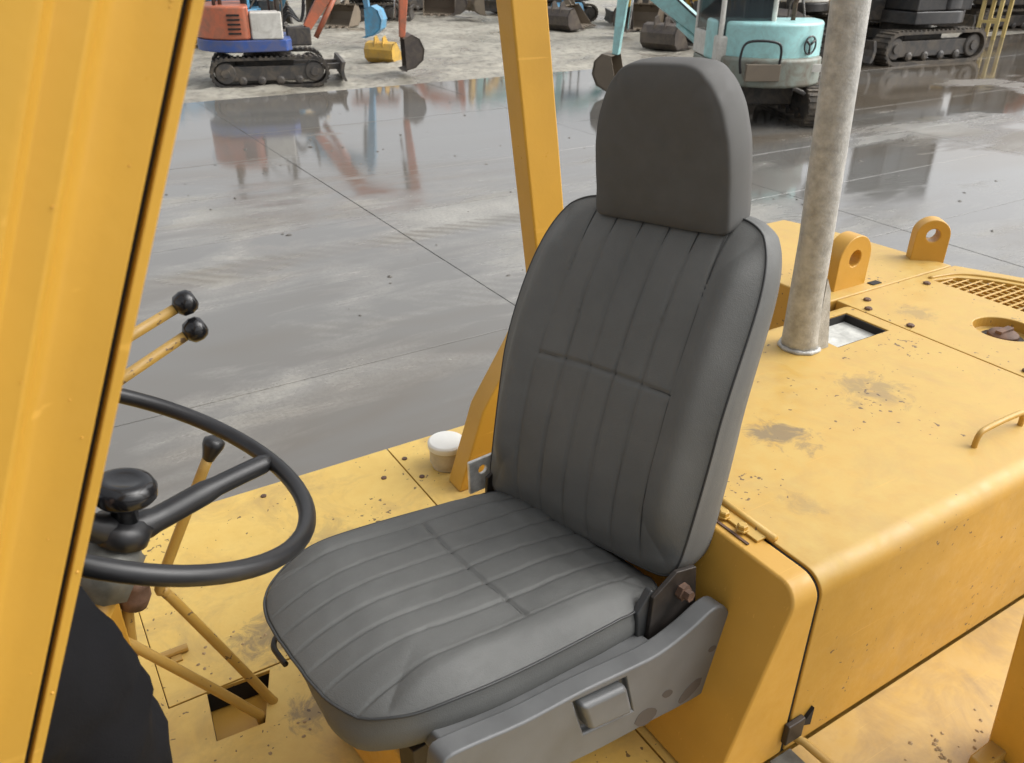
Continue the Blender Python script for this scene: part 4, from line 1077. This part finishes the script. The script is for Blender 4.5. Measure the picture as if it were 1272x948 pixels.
# black machine on the wet concrete at the right
def black_extras(root, Rz, zd, hh, hr):
    MB().box(-0.45, 0.10, hr*0.985, hr*0.985+0.015, hh-0.34, hh-0.24, Rz).build('yellow_stripe', M['cream'], root)
    MB().box(0.16, 0.32, hr*0.94, hr*0.95, hh-0.32, hh-0.28, Rz).build('name_plate', M['white'], root)
ex = excavator('black excavator with cream stripe and muddy tracks on wet concrete', (20.55, 14.1, 0.0), 173, 1.45, 0, tl=2.35, tw=1.55, shoe=0.34, body='black', skirt='black', panel='black', boom='black', trackm='mtrack', cab='cab', bp=((0.95, 0.95), (1.6, 2.4), (2.9, 2.6), (2.6, 0.8), 5), hh=1.35, extras=black_extras)
# blue machine behind the orange one
excavator('light blue mini excavator behind the orange one, small bucket lowered', (6.3, 24.0, 0.04), -38, 1.15, 0, body='lightblue', skirt='lightblue', panel='lightblue', boom='lightblue', bucket='lightblue', bp=((0.98, 0.95), (1.8, 2.3), (3.0, 2.5), (3.15, 0.85), 5))
# more machines along the back of the yard
far = [
 ('black tracked excavator in the far row left of the yellow post', (15.8, 32.5, 0.05), 10, 1.15, 'black', 'black', 'black', 'tanbucket', 'canopy'),
 ('yellow excavator in the far row with its bucket down', (19.2, 30.0, 0.05), 200, 1.1, 'myellow', 'tframe', 'myellow', 'tanbucket', 'canopy'),
 ('light blue excavator parked right of the yellow post', (18.6, 26.5, 0.05), 160, 1.05, 'lightblue', 'tframe', 'teal', 'tanbucket', 'canopy'),
 ('teal excavator in the back row behind the headrest', (20.6, 24.0, 0.03), 150, 1.1, 'teal', 'tframe', 'teal', 'bucket', 'canopy'),
 ('yellow excavator directly behind the teal one', (18.7, 18.2, 0.01), 120, 1.15, 'myellow', 'tframe', 'myellow', 'bucket', 'canopy'),
 ('white and black excavator behind the teal machine', (22.3, 19.4, 0.01), 100, 1.2, 'white', 'black', 'myellow', 'bucket', 'cab'),
 ('orange excavator in the far row beside the blue arm', (12.5, 29.5, 0.05), -30, 1.1, 'orange', 'tframe', 'orange', 'bucket', 'canopy'),
 ('grey excavator in the far right corner of the yard', (30.5, 17.8, 0.0), 170, 1.3, 'black', 'tframe', 'myellow', 'bucket', 'cab'),
 ('orange excavator at the far right edge of the yard', (33.0, 15.0, 0.0), 100, 1.3, 'orange', 'orange', 'orange', 'bucket', 'canopy'),
 ('dark blue excavator standing in the middle of the back row', (24.5, 27.0, 0.03), 210, 1.2, 'blue', 'tframe', 'lightblue', 'tanbucket', 'canopy'),
]
far += [
 ('teal and white excavator at the back between post and headrest', (22.5, 33.5, 0.05), 190, 1.2, 'teal', 'tframe', 'teal', 'bucket', 'cab'),
 ('orange excavator half hidden at the back right of the headrest', (26.5, 24.0, 0.03), 150, 1.2, 'orange', 'tframe', 'orange', 'bucket', 'canopy'),
 ('yellow excavator at the back behind the black one', (27.0, 19.5, 0.0), 190, 1.25, 'myellow', 'tframe', 'myellow', 'tanbucket', 'cab'),
 ('white excavator at the back left behind the orange one', (9.2, 33.0, 0.05), 200, 1.15, 'white', 'blue', 'lightblue', 'tanbucket', 'canopy'),
 ('yellow excavator at the back left behind the blue arm', (7.6, 28.5, 0.05), 20, 1.1, 'myellow', 'black', 'myellow', 'tanbucket', 'canopy'),
 ('black excavator at the far right edge behind the trestles', (34.5, 18.6, 0.0), 190, 1.3, 'black', 'black', 'orange', 'bucket', 'cab'),
]
for k, (lb, loc, hd, sc_, bdy, sk_, bm_, bkt, cb_) in enumerate(far):
    excavator(lb, loc, hd, sc_, 0, body=bdy, skirt=sk_, panel=bdy, boom=bm_, bucket=bkt, trackm='mtrack', cab=cb_, bp=((0.98, 0.95), (1.7, 2.2), (2.9, 2.35+0.05*k % 0.3), (2.75, 0.75), 0), group='excavators parked along the back of the yard')

# loose buckets on the mud
def loose_bucket(label, loc, rz, s, mat):
    sh = [(-0.32, 0.02), (0.20, 0.02), (0.34, 0.14), (0.36, 0.34), (0.26, 0.48), (0.10, 0.52)]
    inn = [(-0.32, 0.045), (0.19, 0.045), (0.315, 0.15), (0.335, 0.33), (0.25, 0.455), (0.10, 0.49)]
    r = empty('loose_bucket', loc, radians(rz)); r.scale = (s, s, s); tag(r, label, 'bucket')
    MB().prism(sh + inn[::-1], P3, -0.4, 0.4).build('shell', M[mat], r)
    for y in (-0.4, 0.385): MB().prism(sh, P3, y, y+0.015).build('side_plate', M[mat], r)
    for q in range(5):
        y = -0.36 + 0.18*q
        MB().prism([(-0.32, 0.0), (-0.32, 0.05), (-0.46, 0.01)], P3, y-0.035, y+0.035).build('tooth', M[mat], r)
    for y in (-0.12, 0.12): MB().prism([(0.05, 0.50), (0.32, 0.40), (0.28, 0.62), (0.16, 0.66)], P3, y-0.015, y+0.015).build('hanger', M[mat], r)
loose_bucket('yellow loose bucket lying on the mud between blue and orange arms', (8.45, 19.2, 0.03), 215, 0.92, 'myellow')
loose_bucket('muddy brown bucket lying in the mud beside the orange arm', (10.6, 27.5, 0.05), 40, 1.3, 'tanbucket')
for (lb, x, y, rz, sc_, mt_) in (
    ('tan bucket lying in the far row left of the yellow post', 15.6, 30.2, 60, 1.5, 'tanbucket'),
    ('dark steel bucket beside the far black tracks', 14.2, 30.8, 150, 1.3, 'bucket'),
    ('dark bucket lying just right of the yellow post', 16.6, 23.6, 200, 1.3, 'bucket'),
    ('light blue bucket lying behind the dark one right of the post', 17.9, 25.3, 250, 1.3, 'lightblue'),
    ('rusty brown bucket behind the teal arm', 19.0, 22.6, 30, 1.5, 'tanbucket'),
    ('black bucket lying behind the headrest', 20.6, 22.2, 110, 1.5, 'bucket'),
    ('yellow bucket lying between the teal boom and cab', 22.3, 22.0, 200, 1.4, 'myellow')):
    loose_bucket(lb, (x, y, 0.04), rz, sc_, mt_)
loose_bucket('large tan bucket lying right of the yellow post', (17.6, 24.3, 0.05), 120, 1.3, 'tanbucket')
loose_bucket('dark bucket lying in front of the teal boom', (16.2, 18.2, 0.02), 200, 1.3, 'bucket')

# steel trestles at the far right
def trestle(label, loc, rz, h, mat):
    r = empty('trestle', loc, radians(rz)); tag(r, label, 'trestle', 'steel trestles at the far right')
    for x in (-0.5, 0.5):
        for y in (-0.25, 0.25):
            MB().box(x-0.05, x+0.05, y-0.05, y+0.05, 0, h).build('leg', M[mat], r)
        MB().box(x-0.04, x+0.04, -0.25, 0.25, h*0.4, h*0.4+0.08).build('cross_bar', M[mat], r)
    MB().box(-0.62, 0.62, -0.32, 0.32, h, h+0.10).build('top_beam', M[mat], r)
trestle('cream steel trestle in front of the far right machines', (27.6, 15.9, 0), 15, 1.15, 'cream')
trestle('orange steel trestle at the right edge of the yard', (28.6, 14.2, 0), 10, 1.25, 'orange')

# ------------------------------------------------------------------ person standing on the deck behind the near front pillar
def skin_mesh(name, joints, edges, mat, parent, sub=2, root=0, rough=0.0):
    bm = bmesh.new(); lay = bm.verts.layers.skin.verify(); vs = []
    for (p, r) in joints:
        v = bm.verts.new(p); v[lay].radius = (r, r) if not isinstance(r, tuple) else r; vs.append(v)
    vs[root][lay].use_root = True
    for a, b in edges: bm.edges.new((vs[a], vs[b]))
    me = bpy.data.meshes.new(name); bm.to_mesh(me); bm.free()
    o = bpy.data.objects.new(name, me); COL.objects.link(o)
    o.modifiers.new('skin', 'SKIN').use_smooth_shade = True
    ss = o.modifiers.new('sub', 'SUBSURF'); ss.levels = sub; ss.render_levels = sub
    bpy.context.view_layer.update()
    dg = bpy.context.evaluated_depsgraph_get()
    m2 = bpy.data.meshes.new_from_object(o.evaluated_get(dg)); m2.name = name
    bpy.data.objects.remove(o)
    if rough:
        for v in m2.vertices:
            c = v.co; fd = abs(noise.noise(Vector((c.x*6+c.z*7, c.y*6, c.z*8-c.x*9)))); f2 = abs(noise.noise(Vector((c.x*14-c.z*16, c.y*12, c.z*15+c.x*8)))); v.co = c + v.normal*rough*(0.45 - 1.7*min(fd, 0.35) - 1.0*min(f2, 0.3) + 0.3*(noise.noise(Vector((c.x*9, c.y*9, c.z*16))) + 0.6*noise.noise(Vector((c.x*20, c.y*20+c.z*14, c.z*30)))))
    m2.materials.clear()
    return link(name, m2, mat, parent, True)

PR = empty('person', (-0.185, 0.725, DECK + 0.001), radians(8))     # local: x to the machine rear, y away from the camera, z up
tag(PR, 'person in black trousers standing behind the near yellow pillar', 'person')
# local axes: person faces +y
def armj(sx):
    return [((sx*0.175, 0.0, 1.40), 0.055), ((sx*0.215, -0.01, 1.13), 0.042), ((sx*0.20, 0.06, 0.90), 0.030)]
bj = [((0, 0, 0.93), (0.09, 0.06)), ((0, 0.0, 1.10), (0.09, 0.06)), ((0, 0.0, 1.30), (0.11, 0.07)), ((0, 0, 1.42), (0.09, 0.07)), ((0, 0.01, 1.50), 0.052), ((0, 0.025, 1.58), (0.066, 0.078)), ((0, 0.02, 1.66), (0.074, 0.092)), ((0, 0.012, 1.725), (0.060, 0.072)),
      ((-0.10, 0, 0.84), 0.050), ((-0.105, 0.01, 0.47), 0.040), ((-0.105, -0.01, 0.09), 0.034), ((-0.11, 0.13, 0.04), 0.034),
      ((0.10, 0, 0.84), 0.050), ((0.105, 0.01, 0.47), 0.040), ((0.105, -0.01, 0.09), 0.034), ((0.11, 0.13, 0.04), 0.034)]
be = [(0, 1), (1, 2), (2, 3), (3, 4), (4, 5), (5, 6), (6, 7), (0, 8), (8, 9), (9, 10), (10, 11), (0, 12), (12, 13), (13, 14), (14, 15)]
for sx in (-1, 1):
    k = len(bj); bj += armj(sx); be += [(3 if False else 2, k), (k, k+1), (k+1, k+2)]
    bj += [((sx*0.195, 0.085, 0.83), (0.030, 0.020))]; be += [(k+2, k+3)]
    w_ = k+3
    for i, (dx, ln) in enumerate(((-0.024, 0.062), (-0.008, 0.072), (0.008, 0.068), (0.023, 0.052))):
        j = len(bj); bj += [((sx*(0.195+dx), 0.092, 0.80), 0.0085), ((sx*(0.193+dx), 0.105, 0.80-ln*0.55), 0.0080), ((sx*(0.190+dx), 0.098, 0.80-ln), 0.0068)]
        be += [(w_, j), (j, j+1), (j+1, j+2)]
    j = len(bj); bj += [((sx*0.168, 0.10, 0.845), 0.0105), ((sx*0.155, 0.125, 0.815), 0.0090), ((sx*0.152, 0.13, 0.79), 0.0075)]; be += [(k+2, j), (j, j+1), (j+1, j+2)]
def lean(js):
    out = []
    for (p, r) in js:
        x, y, z = p
        if z > 0.70 and abs(x) > 0.15 and z < 1.45:                # arms held in front of the body
            x = x*0.55; y = y + 0.13 if z < 1.2 else y + 0.03
        k_ = max(0.0, z-0.90)
        out.append(((x - 0.62*k_, y - 0.05*k_, z - 0.10*k_), r))
    return out
bj = lean(bj)
body = skin_mesh('body', bj, be, M['skin'], PR, 2, 0)
HX = Vector(bj[6][0]) - Vector((0, 0.02, 1.66))
# face: nose, ears, eyes, mouth
MB().lathe([(0.013, 0), (0.009, 0.02), (0.003, 0.03)], HX + Vector((0, 0.095, 1.625)), (0, 0.9, -0.35), 10).build('nose', M['skin'], body, True)
for sx in (-1, 1):
    MB().lathe([(0.022, -0.006), (0.026, 0.0), (0.018, 0.008)], HX + Vector((sx*0.078, 0.005, 1.635)), (sx, 0.2, 0), 12).build('ear', M['skin'], body, True)
    MB().lathe([(0.004, -0.008), (0.011, -0.003), (0.010, 0.004), (0.003, 0.007)], HX + Vector((sx*0.030, 0.094, 1.652)), (0, 1, 0), 12).build('eye', M['white_cap'], body, True)
MB().tube([HX + Vector(q) for q in ((-0.022, 0.098, 1.585), (0, 0.106, 1.583), (0.022, 0.098, 1.585))], [0.003, 0.006, 0.003], 8).build('mouth', M['rust'], body, True)
skin_mesh('hair', lean([((0, -0.03, 1.60), (0.070, 0.060)), ((0, -0.012, 1.69), (0.084, 0.092)), ((0, 0.0, 1.745), (0.066, 0.078))]), [(0, 1), (1, 2)], M['hair'], PR, 2, 0, 0.004)
tj = [((0, 0, 0.97), (0.150, 0.118)), ((-0.095, 0, 0.85), 0.103), ((-0.11, 0.01, 0.62), 0.088), ((-0.108, 0.012, 0.46), 0.078), ((-0.108, 0.0, 0.28), 0.074), ((-0.106, -0.01, 0.07), 0.070),
      ((0.100, 0, 0.85), 0.108), ((0.112, 0.01, 0.62), 0.092), ((0.110, 0.012, 0.46), 0.080), ((0.108, 0.0, 0.28), 0.074), ((0.106, -0.01, 0.07), 0.070), ((0, 0, 1.06), (0.142, 0.105))]
skin_mesh('trousers', lean(tj), [(11, 0), (0, 1), (1, 2), (2, 3), (3, 4), (4, 5), (0, 6), (6, 7), (7, 8), (8, 9), (9, 10)], M['trousers'], PR, 3, 0, 0.022)
jj = [((0, 0, 1.02), (0.150, 0.118)), ((0, 0, 1.20), (0.150, 0.110)), ((0, 0, 1.34), (0.160, 0.115)), ((0, 0, 1.45), (0.085, 0.070))]
je = [(0, 1), (1, 2), (2, 3)]
for sx in (-1, 1):
    k = len(jj); jj += [((sx*0.185, 0, 1.40), 0.072), ((sx*0.222, -0.01, 1.13), 0.058), ((sx*0.204, 0.055, 0.93), 0.046)]; je += [(2, k), (k, k+1), (k+1, k+2)]
skin_mesh('jacket', lean(jj), je, M['jacket'], PR, 3, 0, 0.008)
for sx in (-1, 1):
    MB().lathe([(0.045, 0.0), (0.050, 0.02), (0.045, 0.06), (0.038, 0.10)], (sx*0.107, -0.01, 0.0), n=16).box(sx*0.108-0.045, sx*0.108+0.045, -0.06, 0.19, 0.0, 0.055).build('shoe', M['black_plastic'], PR, bevel=0.02, seg=3)
